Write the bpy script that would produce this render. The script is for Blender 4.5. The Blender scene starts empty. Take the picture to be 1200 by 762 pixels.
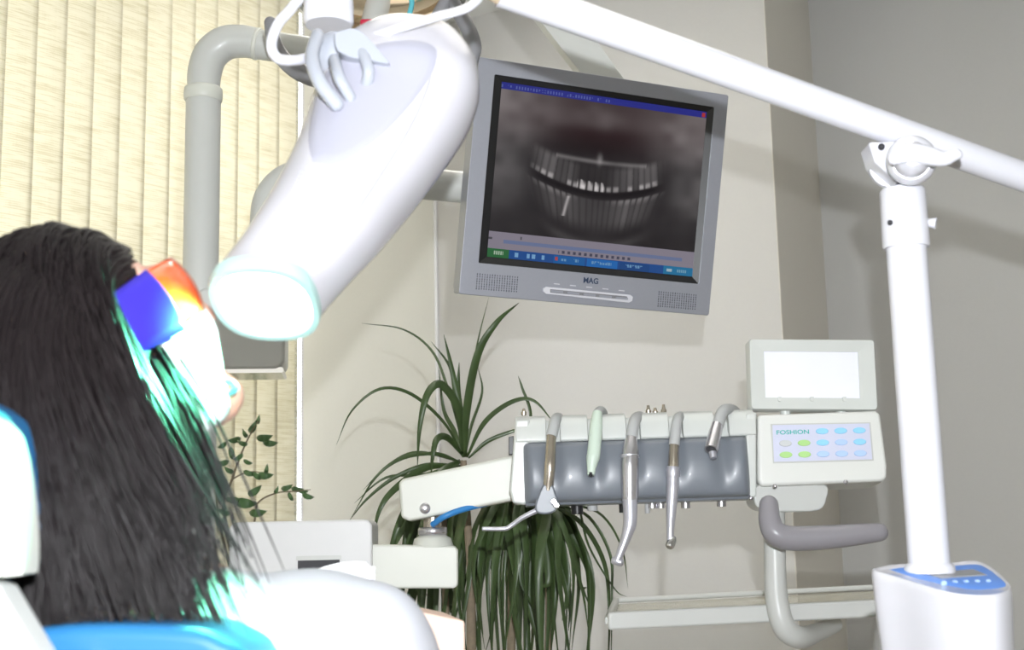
import bpy, bmesh, math, random
import numpy as np
from mathutils import Vector, Matrix, noise
from mathutils.bvhtree import BVHTree
random.seed(7); np.random.seed(7)
S = bpy.context.scene; COL = S.collection
FPX = 1500.0; PITCH = math.radians(9.0); ROLL = math.radians(1.3); CAMZ = 1.2
V = Vector
CAM = V((0, 0, CAMZ))
_r = V((1, 0, 0)); _f = V((0, math.cos(PITCH), math.sin(PITCH))); _u = V((0, -math.sin(PITCH), math.cos(PITCH)))
RT = _r*math.cos(ROLL) - _u*math.sin(ROLL); UP = _u*math.cos(ROLL) + _r*math.sin(ROLL); FW = _f

def ray(px, py): return FW + RT*((px-600)/FPX) - UP*((py-381)/FPX)
def at(px, py, Y):
    d = ray(px, py); return CAM + d*(Y/d.y)
def mpp(Y): return Y/FPX            # metres per photo pixel at distance Y

# ---------------------------------------------------------------- materials
def mat(name, col, rough=0.5, metal=0.0, emis=None, estr=0.0, trans=0.0, alpha=1.0, coat=0.0, vary=0.03, bump=0.0, scale=30, ior=1.45, subsurf=0.0, spec=0.5):
    m = bpy.data.materials.new(name); m.use_nodes = True
    nt = m.node_tree; b = nt.nodes['Principled BSDF']
    c = (col[0], col[1], col[2], 1)
    b.inputs['Roughness'].default_value = rough; b.inputs['Metallic'].default_value = metal
    b.inputs['IOR'].default_value = ior; b.inputs['Alpha'].default_value = alpha
    b.inputs['Transmission Weight'].default_value = trans; b.inputs['Coat Weight'].default_value = coat
    b.inputs['Specular IOR Level'].default_value = spec
    if subsurf: b.inputs['Subsurface Weight'].default_value = subsurf; b.inputs['Subsurface Radius'].default_value = (0.01, 0.004, 0.002)
    tc = nt.nodes.new('ShaderNodeTexCoord'); n = nt.nodes.new('ShaderNodeTexNoise')
    n.inputs['Scale'].default_value = scale; n.inputs['Detail'].default_value = 4
    nt.links.new(tc.outputs['Object'], n.inputs['Vector'])
    mx = nt.nodes.new('ShaderNodeMix'); mx.data_type = 'RGBA'
    mx.inputs[6].default_value = tuple(max(0, x*(1-vary)) for x in col)+(1,)
    mx.inputs[7].default_value = tuple(min(1, x*(1+vary)) for x in col)+(1,)
    nt.links.new(n.outputs['Fac'], mx.inputs[0]); nt.links.new(mx.outputs[2], b.inputs['Base Color'])
    if bump:
        bp = nt.nodes.new('ShaderNodeBump'); bp.inputs['Strength'].default_value = bump; bp.inputs['Distance'].default_value = 0.002
        nt.links.new(n.outputs['Fac'], bp.inputs['Height']); nt.links.new(bp.outputs['Normal'], b.inputs['Normal'])
    if emis: b.inputs['Emission Color'].default_value = (*emis, 1); b.inputs['Emission Strength'].default_value = estr
    return m

M = dict(
 wall=mat('wall_paint', (.60, .59, .57), .85, bump=.15, scale=120, vary=.02),
 wallc=mat('cream_wall_paint', (.95, .94, .86), .8, bump=.15, scale=120, vary=.02),
 wallr=mat('alcove_paint', (.56, .56, .555), .85, bump=.15, scale=120, vary=.02),
 walls=mat('alcove_side_paint', (.72, .69, .63), .85, bump=.15, scale=120, vary=.02),
 ceil=mat('ceiling_paint', (.8, .8, .78), .9), floor=mat('floor_vinyl', (.55, .52, .47), .4, vary=.08, scale=6),
 trimw=mat('white_upvc', (.85, .85, .88), .3),
 whitegl=mat('gloss_white_plastic', (.62, .62, .67), .22, coat=.5, vary=.01),
 whitelamp=mat('lamp_white_plastic', (.50, .49, .53), .25, coat=.4, vary=.01),
 lav=mat('pale_lavender_plastic', (.38, .38, .45), .3, coat=.3, vary=.01),
 clear=mat('frosted_plastic', (.36, .38, .43), .2, coat=.5, vary=.01),
 cream=mat('warm_white_enamel', (.60, .61, .555), .4, vary=.02),
 cream2=mat('unit_white_plastic', (.59, .61, .585), .33, coat=.2, vary=.015),
 panelw=mat('panel_white_plastic', (.70, .71, .68), .33, coat=.3, vary=.015),
 tube=mat('grey_white_enamel', (.52, .53, .51), .35, coat=.3, vary=.02),
 pad=mat('grey_silicone', (.165, .183, .21), .36, vary=.03, coat=.15),
 grey=mat('grey_plastic', (.22, .22, .235), .35, vary=.03),
 ghandle=mat('handle_grey_plastic', (.25, .24, .26), .33, coat=.15, vary=.03),
 hose=mat('hose_grey', (.42, .43, .43), .5),
 steel=mat('brushed_steel', (.60, .59, .62), .27, .9, vary=.08, scale=90),
 satin=mat('satin_steel', (.58, .58, .64), .38, .7, vary=.05, scale=90),
 warmsteel=mat('warm_steel', (.50, .45, .38), .25, .9, vary=.1, scale=60),
 chrome=mat('chrome', (.7, .7, .7), .12, 1.0),
 mint=mat('mint_plastic', (.56, .66, .57), .4),
 dark=mat('black_plastic', (.012, .012, .013), .4), darkhole=mat('dark_cavity', (.03, .03, .035), .6),
 silver=mat('silver_bezel', (.33, .34, .385), .42, .35, vary=.03, scale=200),
 silverd=mat('grille_holes', (.08, .085, .1), .6),
 blueup=mat('blue_upholstery', (.02, .13, .30), .4, vary=.05),
 bluepanel=mat('blue_panel', (.10, .26, .72), .4), lcd=mat('grey_lcd', (.24, .25, .27), .25),
 skin=mat('skin', (.62, .36, .27), .45, subsurf=.15, vary=.06, scale=60),
 shirt=mat('white_cloth', (.55, .56, .61), .8, vary=.02, bump=.25, scale=60),
 paper=mat('white_paper', (.85, .86, .88), .85), 
 peach=mat('peach_vinyl', (.78, .56, .46), .5),
 hair=mat('dark_hair', (.010, .0075, .008), .40, vary=.3, spec=.3, scale=90),
 gblue=mat('blue_frame', (.03, .02, .30), .3), gred=mat('red_frame', (.75, .05, .02), .35),
 gorange=mat('orange_lens', (.95, .13, .02), .1, trans=.25, coat=.4),
 cyan=mat('cyan_plastic', (.15, .6, .7), .2, trans=.3),
 leaf=mat('dracaena_leaf', (.048, .082, .026), .38, vary=.35, scale=25, coat=.15),
 leaf2=mat('ficus_leaf', (.06, .13, .045), .42, vary=.3, scale=40),
 bark=mat('bark', (.25, .2, .14), .8, vary=.35, bump=.6, scale=90), twig=mat('twig', (.16, .13, .08), .7),
 soil=mat('soil', (.05, .035, .025), .95, vary=.4, bump=.8), pot=mat('terracotta', (.42, .19, .1), .7, vary=.1),
 reflector=mat('warm_reflector', (.75, .62, .45), .1, .9), redp=mat('red_plastic', (.5, .02, .06), .4),
 btn_b=mat('button_blue', (.28, .62, .86), .5), btn_l=mat('button_light_blue', (.42, .58, .86), .5),
 btn_g=mat('button_green', (.40, .66, .24), .5), btn_w=mat('button_grey', (.55, .57, .58), .5),
 sticker=mat('panel_sticker', (.58, .60, .74), .45), teal=mat('teal_print', (.05, .42, .38), .5), navy=mat('navy_print', (.03, .05, .1), .5),
 tray=mat('frosted_tray', (.62, .60, .50), .25, alpha=.55, vary=.01), trayrim=mat('tray_rim', (.55, .56, .54), .3, coat=.3),
 viewer=mat('viewer_screen', (.72, .73, .82), .45, emis=(.85, .87, 1), estr=.12),
 tan=mat('tan_plug', (.62, .48, .34), .5), bluetube=mat('blue_tube', (.03, .2, .5), .35), print_=mat('print_grey', (.1,.1,.11), .5),
 base=mat('stand_base', (.6, .6, .6), .4),
)
# translucent woven blind fabric
def blind_mat():
    m = bpy.data.materials.new('woven_blind'); m.use_nodes = True; nt = m.node_tree; L = nt.links.new
    out = nt.nodes['Material Output']; pb = nt.nodes['Principled BSDF']; pb.inputs['Roughness'].default_value = .9
    pb.inputs['Specular IOR Level'].default_value = .1
    tc = nt.nodes.new('ShaderNodeTexCoord')
    mp = nt.nodes.new('ShaderNodeMapping'); mp.inputs['Scale'].default_value = (14, 14, 150); L(tc.outputs['Object'], mp.inputs['Vector'])
    n = nt.nodes.new('ShaderNodeTexNoise'); n.inputs['Scale'].default_value = 1.0; n.inputs['Detail'].default_value = 3; L(mp.outputs[0], n.inputs['Vector'])
    r = nt.nodes.new('ShaderNodeValToRGB'); r.color_ramp.elements[0].position = .53; r.color_ramp.elements[0].color = (.71, .67, .52, 1)
    r.color_ramp.elements[1].position = .66; r.color_ramp.elements[1].color = (.84, .81, .69, 1); wv = nt.nodes.new('ShaderNodeTexWave'); wv.bands_direction = 'Z'; wv.inputs['Scale'].default_value = 62; wv.inputs['Distortion'].default_value = 1.2; wv.inputs['Detail Scale'].default_value = .4; L(tc.outputs['Object'], wv.inputs['Vector'])
    n2 = nt.nodes.new('ShaderNodeTexNoise'); n2.inputs['Scale'].default_value = 1; mp2 = nt.nodes.new('ShaderNodeMapping'); mp2.inputs['Scale'].default_value = (260, 260, 6); L(tc.outputs['Object'], mp2.inputs['Vector']); L(mp2.outputs[0], n2.inputs['Vector'])
    m1 = nt.nodes.new('ShaderNodeMath'); m1.operation = 'MULTIPLY_ADD'; L(wv.outputs['Fac'], m1.inputs[0]); m1.inputs[1].default_value = .22; L(n.outputs['Fac'], m1.inputs[2])
    m2 = nt.nodes.new('ShaderNodeMath'); m2.operation = 'MULTIPLY_ADD'; L(n2.outputs['Fac'], m2.inputs[0]); m2.inputs[1].default_value = .12; L(m1.outputs[0], m2.inputs[2])
    L(m2.outputs[0], r.inputs[0])
    L(r.outputs[0], pb.inputs['Base Color'])
    t = nt.nodes.new('ShaderNodeBsdfTranslucent'); L(r.outputs[0], t.inputs['Color'])
    mx = nt.nodes.new('ShaderNodeMixShader'); mx.inputs[0].default_value = .35
    L(pb.outputs[0], mx.inputs[1]); L(t.outputs[0], mx.inputs[2]); L(mx.outputs[0], out.inputs[0])
    return m
M['blind'] = blind_mat()
def glass_mat():
    m = mat('window_glass', (1, 1, 1), .0, trans=1.0, vary=0, ior=1.1); return m
M['glass'] = glass_mat()
def screen_mat():
    m = bpy.data.materials.new('lcd_screen'); m.use_nodes = True; nt = m.node_tree; b = nt.nodes['Principled BSDF']
    a = nt.nodes.new('ShaderNodeVertexColor'); a.layer_name = 'Col'
    b.inputs['Base Color'].default_value = (.004, .004, .005, 1); b.inputs['Roughness'].default_value = .3; b.inputs['Specular IOR Level'].default_value = .22
    nt.links.new(a.outputs[0], b.inputs['Emission Color']); b.inputs['Emission Strength'].default_value = 1.0
    return m
M['screen'] = screen_mat()

# ---------------------------------------------------------------- object helpers
def link(name, me, m, parent=None, smooth=True, bev=0, seg=3, subd=0, angle=35):
    o = bpy.data.objects.new(name, me); COL.objects.link(o)
    if m: me.materials.append(m)
    if smooth:
        for p in me.polygons: p.use_smooth = True
        if not name == 'hair': me.set_sharp_from_angle(angle=math.radians(48))
    if parent:
        o.parent = parent
        if parent.type == 'EMPTY': o.matrix_parent_inverse = Matrix.Translation(-parent.location)
    if bev:
        b = o.modifiers.new('bevel', 'BEVEL'); b.width = bev; b.segments = seg; b.limit_method = 'ANGLE'; b.angle_limit = math.radians(angle); b.harden_normals = True
    if subd:
        s = o.modifiers.new('sub', 'SUBSURF'); s.levels = subd; s.render_levels = subd
    return o
def obj(name, bm, m, parent=None, **k):
    bmesh.ops.recalc_face_normals(bm, faces=bm.faces)
    me = bpy.data.meshes.new(name); bm.to_mesh(me); bm.free()
    return link(name, me, m, parent, **k)
def thing(name, label, cat, loc, group=None):
    o = bpy.data.objects.new(name, None); COL.objects.link(o); o.empty_display_size = .05
    o.location = loc; o['label'] = label; o['category'] = cat
    if group: o['group'] = group
    return o
def tag(o, label, cat, group=None):
    o['label'] = label; o['category'] = cat
    if group: o['group'] = group
    return o
def struct(o): o['kind'] = 'structure'; return o
def lab(o, s): o['label'] = s; return o

def catmull(pts, n=8):
    pts = [V(p) for p in pts]; out = []
    P = [pts[0]*2-pts[1]] + pts + [pts[-1]*2-pts[-2]]
    for i in range(1, len(P)-2):
        for k in range(n):
            t = k/n; a, b, c, d = P[i-1], P[i], P[i+1], P[i+2]
            out.append(.5*((2*b)+(c-a)*t+(2*a-5*b+4*c-d)*t*t+(3*b-a-3*c+d)*t**3))
    out.append(pts[-1].copy()); return out
def smooth_r(rs, n=8):
    out = []
    for i in range(len(rs)-1):
        for k in range(n): out.append(rs[i]+(rs[i+1]-rs[i])*k/n)
    out.append(rs[-1]); return out
def sweep(bm, pts, rs, seg=20, cap=True, oval=1.0, ref=None):
    """tube along world points; rs radius per point"""
    pts = [V(p) for p in pts]
    if not hasattr(rs, '__len__'): rs = [rs]*len(pts)
    rings = []; t0 = None; nrm = None
    for i, p in enumerate(pts):
        t = (pts[min(i+1, len(pts)-1)]-pts[max(i-1, 0)]).normalized()
        if nrm is None:
            nrm = t.cross(ref or V((0, 1, 0.01))).normalized()
        else:
            nrm = (nrm - t*nrm.dot(t)).normalized()
        b = t.cross(nrm)
        rings.append([bm.verts.new(p+nrm*(rs[i]*math.cos(a))+b*(rs[i]*oval*math.sin(a))) for a in [2*math.pi*k/seg for k in range(seg)]])
    for i in range(len(rings)-1):
        for k in range(seg): bm.faces.new((rings[i][k], rings[i][(k+1) % seg], rings[i+1][(k+1) % seg], rings[i+1][k]))
    if cap: bm.faces.new(rings[0]); bm.faces.new(rings[-1])
    return rings
def tube(name, pts, rs, m, parent=None, seg=20, curve=True, n=8, round_ends=False, bev=0, oval=1.0):
    bm = bmesh.new()
    if not hasattr(rs, '__len__'): rs = [rs]*len(pts)
    if curve: pts2, rs2 = catmull(pts, n), smooth_r(rs, n)
    else: pts2, rs2 = [V(p) for p in pts], list(rs)
    if round_ends:
        d = (pts2[-1]-pts2[-2]).normalized(); r = rs2[-1]; e = pts2[-1].copy()
        for a in (.35, .65, .87, .98): pts2.append(e+d*r*a); rs2.append(r*math.sqrt(1-a*a))
        d = (pts2[0]-pts2[1]).normalized(); r = rs2[0]; e = pts2[0].copy()
        for a in (.35, .65, .87, .98): pts2.insert(0, e+d*r*a); rs2.insert(0, r*math.sqrt(1-a*a))
    sweep(bm, pts2, rs2, seg, oval=oval)
    return obj(name, bm, m, parent, bev=bev)
def lathe_between(name, a, b, prof, m, parent=None, seg=32, bev=0):
    """prof: list of (t along a->b 0..1, radius)"""
    a = V(a); b = V(b); pts = [a+(b-a)*t for t, r in prof]; rs = [r for t, r in prof]
    bm = bmesh.new(); ax = (b-a).normalized(); n1 = ax.cross(V((0, 1, .01))).normalized(); n2 = ax.cross(n1)
    rings = [[bm.verts.new(p+n1*r*math.cos(2*math.pi*k/seg)+n2*r*math.sin(2*math.pi*k/seg)) for k in range(seg)] for p, r in zip(pts, rs)]
    for i in range(len(rings)-1):
        for k in range(seg): bm.faces.new((rings[i][k], rings[i][(k+1) % seg], rings[i+1][(k+1) % seg], rings[i+1][k]))
    bm.faces.new(rings[0]); bm.faces.new(rings[-1])
    return obj(name, bm, m, parent, bev=bev, seg=2, angle=30)
def boxv(bm, o, a, b, c):
    """box from corner o with edge vectors a,b,c"""
    o, a, b, c = V(o), V(a), V(b), V(c)
    v = [bm.verts.new(o+a*i+b*j+c*k) for i in (0, 1) for j in (0, 1) for k in (0, 1)]
    for f in ((0, 1, 3, 2), (4, 6, 7, 5), (0, 4, 5, 1), (2, 3, 7, 6), (0, 2, 6, 4), (1, 5, 7, 3)): bm.faces.new([v[i] for i in f])
def cbox(bm, c, s):
    boxv(bm, (c[0]-s[0]/2, c[1]-s[1]/2, c[2]-s[2]/2), (s[0], 0, 0), (0, s[1], 0), (0, 0, s[2]))
def ball(bm, c, r, R=None, u=24, v=16):
    """ellipsoid; r scalar or 3-tuple; R 3x3 of axes"""
    if not hasattr(r, '__len__'): r = (r, r, r)
    mtx = Matrix.Translation(V(c)) @ ((R or Matrix.Identity(3)).to_4x4()) @ Matrix.Diagonal((*r, 1))
    bmesh.ops.create_uvsphere(bm, u_segments=u, v_segments=v, radius=1, matrix=mtx)

class Fr:
    """a real plane found from the four photographed corners of a rectangle (TL,TR,BR,BL); Y = distance of its TL corner"""
    def __init__(s, c, Y, ortho=True):
        r = [ray(*p) for p in c]
        A = np.array([[-r[1][k], r[2][k], -r[3][k]] for k in range(3)]); b = np.array([-r[0][k] for k in range(3)])
        x = np.linalg.solve(A, b)            # t0*r0 - t1*r1 + t2*r2 - t3*r3 = 0 , t0=1
        t = [1, *x]; k = Y/r[0].y
        P = [CAM+r[i]*(t[i]*k) for i in range(4)]
        s.set(P)
    def set(s, P):
        s.P = P; s.c = (P[0]+P[1]+P[2]+P[3])/4
        U = (P[1]-P[0]+P[2]-P[3]); Vv = (P[0]-P[3]+P[1]-P[2]); s.W = U.length/2; s.H = Vv.length/2
        s.U = U.normalized(); N = U.cross(Vv).normalized(); s.N = N     # toward viewer
        if s.N.dot(CAM-s.c) < 0: s.N = -s.N
        s.V = s.N.cross(s.U).normalized()
        if s.V.z < 0: s.V = -s.V
    def uv(s, px, py, n=0):
        d = ray(px, py); o = s.c+s.N*n; t = (o-CAM).dot(s.N)/d.dot(s.N); q = CAM+d*t-s.c
        return q.dot(s.U), q.dot(s.V)
    def pt(s, u, v, n=0): return s.c+s.U*u+s.V*v+s.N*n
    def px(s, px, py, n=0): return s.pt(*s.uv(px, py, n), n)
def plane_fr(px, py, Y, U, N):
    f = Fr.__new__(Fr); f.c = at(px, py, Y); f.U = V(U).normalized(); f.N = V(N).normalized(); f.V = f.N.cross(f.U).normalized()
    if f.V.z < 0: f.V = -f.V
    return f
def rrect(u0, v0, u1, v1, r, n=6):
    out = []
    for cx, cy, a0 in ((u1-r, v1-r, 0), (u0+r, v1-r, 90), (u0+r, v0+r, 180), (u1-r, v0+r, 270)):
        for k in range(n+1):
            a = math.radians(a0+90*k/n); out.append((cx+r*math.cos(a), cy+r*math.sin(a)))
    return out
def prism(bm, fr, poly, n0, n1, scale1=1.0):
    cx = sum(p[0] for p in poly)/len(poly); cy = sum(p[1] for p in poly)/len(poly)
    a = [bm.verts.new(fr.pt(u, v, n0)) for u, v in poly]
    b = [bm.verts.new(fr.pt(cx+(u-cx)*scale1, cy+(v-cy)*scale1, n1)) for u, v in poly]
    bm.faces.new(a); bm.faces.new(b)
    for i in range(len(a)): j = (i+1) % len(a); bm.faces.new((a[i], a[j], b[j], b[i]))
def slab(name, fr, quad, n0, n1, m, parent=None, r=0, bev=0, seg=3):
    """rounded slab; quad = px TL,BR seen on plane n1 (front)  or 4 px corners"""
    us = [fr.uv(*p, n1) for p in quad]
    if len(quad) == 4:
        u0 = (us[0][0]+us[3][0])/2; u1 = (us[1][0]+us[2][0])/2; v1 = (us[0][1]+us[1][1])/2; v0 = (us[2][1]+us[3][1])/2
    else: u0, v1 = us[0]; u1, v0 = us[1]
    bm = bmesh.new(); prism(bm, fr, rrect(u0, v0, u1, v1, r) if r else [(u0, v0), (u1, v0), (u1, v1), (u0, v1)], n0, n1)
    return obj(name, bm, m, parent, bev=bev, seg=seg, angle=50)
def polyslab(name, fr, pxs, n0, n1, m, parent=None, bev=0, seg=3):
    bm = bmesh.new(); prism(bm, fr, [fr.uv(*p, n1) for p in pxs], n0, n1); return obj(name, bm, m, parent, bev=bev, seg=seg, angle=40)
def text(name, body, fr, px, py, h_px, n, m, parent, width_px=None, bold=0.0):
    cu = bpy.data.curves.new(name+'_c', 'FONT'); cu.body = body; cu.align_x = 'CENTER'; cu.align_y = 'CENTER'; cu.offset = bold; cu.extrude = .02
    t = bpy.data.objects.new('tmp', cu); COL.objects.link(t); bpy.context.view_layer.update()
    me = bpy.data.meshes.new_from_object(t.evaluated_get(bpy.context.evaluated_depsgraph_get())); bpy.data.objects.remove(t)
    xs = [v.co.x for v in me.vertices]; ys = [v.co.y for v in me.vertices]; w = max(xs)-min(xs); h = max(ys)-min(ys)
    cx = (max(xs)+min(xs))/2; cy = (max(ys)+min(ys))/2
    u, v = fr.uv(px, py, n); k = mpp((fr.px(px, py, n)).y); sy = h_px*k/h; sx = (width_px*k/w) if width_px else sy
    for q in me.vertices:
        q.co = fr.pt(u+(q.co.x-cx)*sx, v+(q.co.y-cy)*sy, n+(q.co.z)*.01)
    me.name = name
    return link(name, me, m, parent, smooth=False)
def bvh_of(o):
    dg = bpy.context.evaluated_depsgraph_get(); bpy.context.view_layer.update(); return BVHTree.FromObject(o, dg)
def decal(name, o, pxs, m, parent, off=.0008, thick=.0008, rings=10, smooth=True):
    """thin raised panel lying on the surface of mesh o (world-space verts), outline given as photographed"""
    bm0 = bmesh.new(); bm0.from_mesh(o.data); bv = BVHTree.FromBMesh(bm0)
    cx = sum(p[0] for p in pxs)/len(pxs); cy = sum(p[1] for p in pxs)/len(pxs)
    bm = bmesh.new(); last = None
    def hit(x, y, up=0):
        d = ray(x, y).normalized(); loc, nrm, _, _ = bv.ray_cast(CAM, d)
        if loc is None: return None
        if nrm.dot(d) > 0: nrm = -nrm
        return bm.verts.new(loc+nrm*(off+up))
    R = []
    c = hit(cx, cy, thick)
    for k in range(1, rings+1):
        s = k/rings; R.append([hit(cx+(x-cx)*s, cy+(y-cy)*s, thick if k < rings else -off) for x, y in pxs])
    n = len(pxs)
    for j in range(n):
        a, b = R[0][j], R[0][(j+1) % n]
        if c and a and b: bm.faces.new((c, a, b))
        for k in range(rings-1):
            q = (R[k][j], R[k][(j+1) % n], R[k+1][(j+1) % n], R[k+1][j])
            if all(q): bm.faces.new(q)
    bm0.free()
    bmesh.ops.delete(bm, geom=[v for v in bm.verts if not v.link_faces], context='VERTS')
    return obj(name, bm, m, parent, smooth=smooth)
def px_smooth(p, n=5):
    q = catmull([V((a, b, 0)) for a, b in p+[p[0]]], n)[:-1]; return [(v.x, v.y) for v in q]

# ---------------------------------------------------------------- room
Wd = V((.521, .854, 0)).normalized(); Ed = V((Wd.y, -Wd.x, 0))     # along the window wall / along the back wall
A0 = V((-.3875*2.7, 2.7, 0)); PITCHS = .0791; KC = 21.2
Cc = A0+Wd*(KC*PITCHS); Ec = Cc+Ed*1.092; Fc = Ec+Wd*.424; Gc = Fc+Ed*2.6; Jc = Cc-Wd*5.6; Hc = Gc-Wd*6.0
HT = 2.9
def wall(name, a, b, m, th=.12, out=None):
    bm = bmesh.new(); boxv(bm, a, b-a, out*th, V((0, 0, HT))); return struct(obj(name, bm, m, smooth=False))
wall('wall_back', Cc-Ed*.2, Ec-Wd*0, M['wall'], .12, Wd)
wall('wall_alcove', Ec+Wd*.12, Fc, M['walls'], .12, -Ed)
struct(bpy.data.objects['wall_alcove'])
# the alcove side face starts flush with the back wall's end
bm = bmesh.new(); boxv(bm, Ec-Ed*.001, Wd*.12, Ed*.003, V((0, 0, HT))); struct(obj('wall_corner', bm, M['walls'], smooth=False))
wall('wall_far', Fc-Ed*.12, Gc, M['wallr'], .12, Wd)
wall('wall_right', Gc, Hc, M['wall'], .12, Ed)
wall('wall_rear', Jc, Hc, M['wall'], .12, -Wd)
# window wall with opening; s measured back from the corner, set .08 m behind the blind
OFF = -Ed*.09; s0, s1, z0, z1 = .665, 2.88, .93, 2.72
def wb(bm, sa, sb, za, zb, th0=0, th1=.25):
    boxv(bm, Cc-Wd*sa-Ed*(.09+th0)+V((0, 0, za)), -Wd*(sb-sa), -Ed*(th1-th0), V((0, 0, zb-za)))
bm = bmesh.new(); wb(bm, -.12, s0, 0, HT); wb(bm, s1, 5.6, 0, HT); wb(bm, s0, s1, 0, z0); wb(bm, s0, s1, z1, HT)
struct(obj('wall_left', bm, M['wallc'], smooth=False))
bm = bmesh.new(); boxv(bm, Jc-Wd*.2-Ed*.35-V((0, 0, .05)), Wd*6.4, Ed*4.6, V((0, 0, .05))); struct(obj('floor', bm, M['floor'], smooth=False))
bm = bmesh.new(); boxv(bm, Jc-Wd*.2-Ed*.35+V((0, 0, HT)), Wd*6.4, Ed*4.6, V((0, 0, .05))); struct(obj('ceiling', bm, M['ceil'], smooth=False))
# window
bm = bmesh.new()
for sa, sb in ((s0, s0+.06), (1.41, 1.49), (2.15, 2.23), (s1-.06, s1)): wb(bm, sa, sb, z0, z1, .13, .19)
wb(bm, s0, s1, z0, z0+.07, .13, .19); wb(bm, s0, s1, z1-.07, z1, .13, .19)
wf = struct(obj('window_1', bm, M['trimw'], bev=.004, smooth=False))
bm = bmesh.new(); wb(bm, s0+.05, s1-.05, z0+.05, z1-.05, .155, .162); obj('pane', bm, M['glass'], wf, smooth=False)
bm = bmesh.new(); wb(bm, s0-.03, s1+.03, z0-.03, z0+.005, -.2, .13); obj('window_sill', bm, M['trimw'], wf, bev=.006, smooth=False)
bm = bmesh.new(); wb(bm, s0-.001, s0+.006, z0+.005, z1, .0, .13); obj('reveal', bm, M['trimw'], wf, smooth=False)
# corner cable trunking
bm = bmesh.new(); boxv(bm, Cc-Wd*.012+Ed*(-.089), Wd*.011, Ed*.010, V((0, 0, HT)))
struct(obj('trim_1', bm, M['trimw'], bev=.003, smooth=False))
for nm, a, b, o2 in (('baseboard_back', Cc, Ec, -Wd), ('baseboard_far', Fc, Gc, -Wd)):
    bm = bmesh.new(); boxv(bm, a, b-a, o2*.015, V((0, 0, .09))); struct(obj(nm, bm, M['trimw'], smooth=False))

# vertical blind
def blind():
    base = A0+V((0, 0, z0+.02)); t = thing('vertical_blind', 'cream woven vertical blind hanging over the window at the left', 'blind', A0+Wd*.4+V((0, 0, z0+.03)))
    ang = math.radians(9); k = -16
    while k <= 10:
        c = A0+Wd*((k+.5)*PITCHS)
        d = (Wd*math.cos(ang)+Ed*math.sin(ang)); nn = V((d.y, -d.x, 0))
        bm = bmesh.new(); w = .0445; zt, zb = 2.8, z0+.03; cols = 7; rows = 2
        g = []
        for i in range(cols):
            x = -w+2*w*i/(cols-1); bow = .0035*(1-(x/w)**2)
            g.append([bm.verts.new(c+d*x+nn*bow+V((0, 0, zb+(zt-zb)*j/rows))) for j in range(rows+1)])
        for i in range(cols-1):
            for j in range(rows): bm.faces.new((g[i][j], g[i+1][j], g[i+1][j+1], g[i][j+1]))
        o = obj('slat', bm, M['blind'], t)
        sd = o.modifiers.new('s', 'SOLIDIFY'); sd.thickness = .0012
        k += 1
    bm = bmesh.new(); boxv(bm, A0-Wd*1.3-Ed*.025+V((0, 0, 2.8)), Wd*(1.3+10.9*PITCHS), Ed*.05, V((0, 0, .045))); obj('headrail', bm, M['trimw'], t, bev=.004)
    # bead chain at the right end
    bm = bmesh.new(); p = A0+Wd*(10.95*PITCHS)+Ed*.01
    z = 1.15
    for dx in (0, .022):
        zz = 1.10
        while zz < 2.8:
            bmesh.ops.create_icosphere(bm, subdivisions=1, radius=.0026, matrix=Matrix.Translation(p+Wd*dx+V((0, 0, zz)))); zz += .009
    obj('bead_chain', bm, M['cream'], t)
blind()

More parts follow.
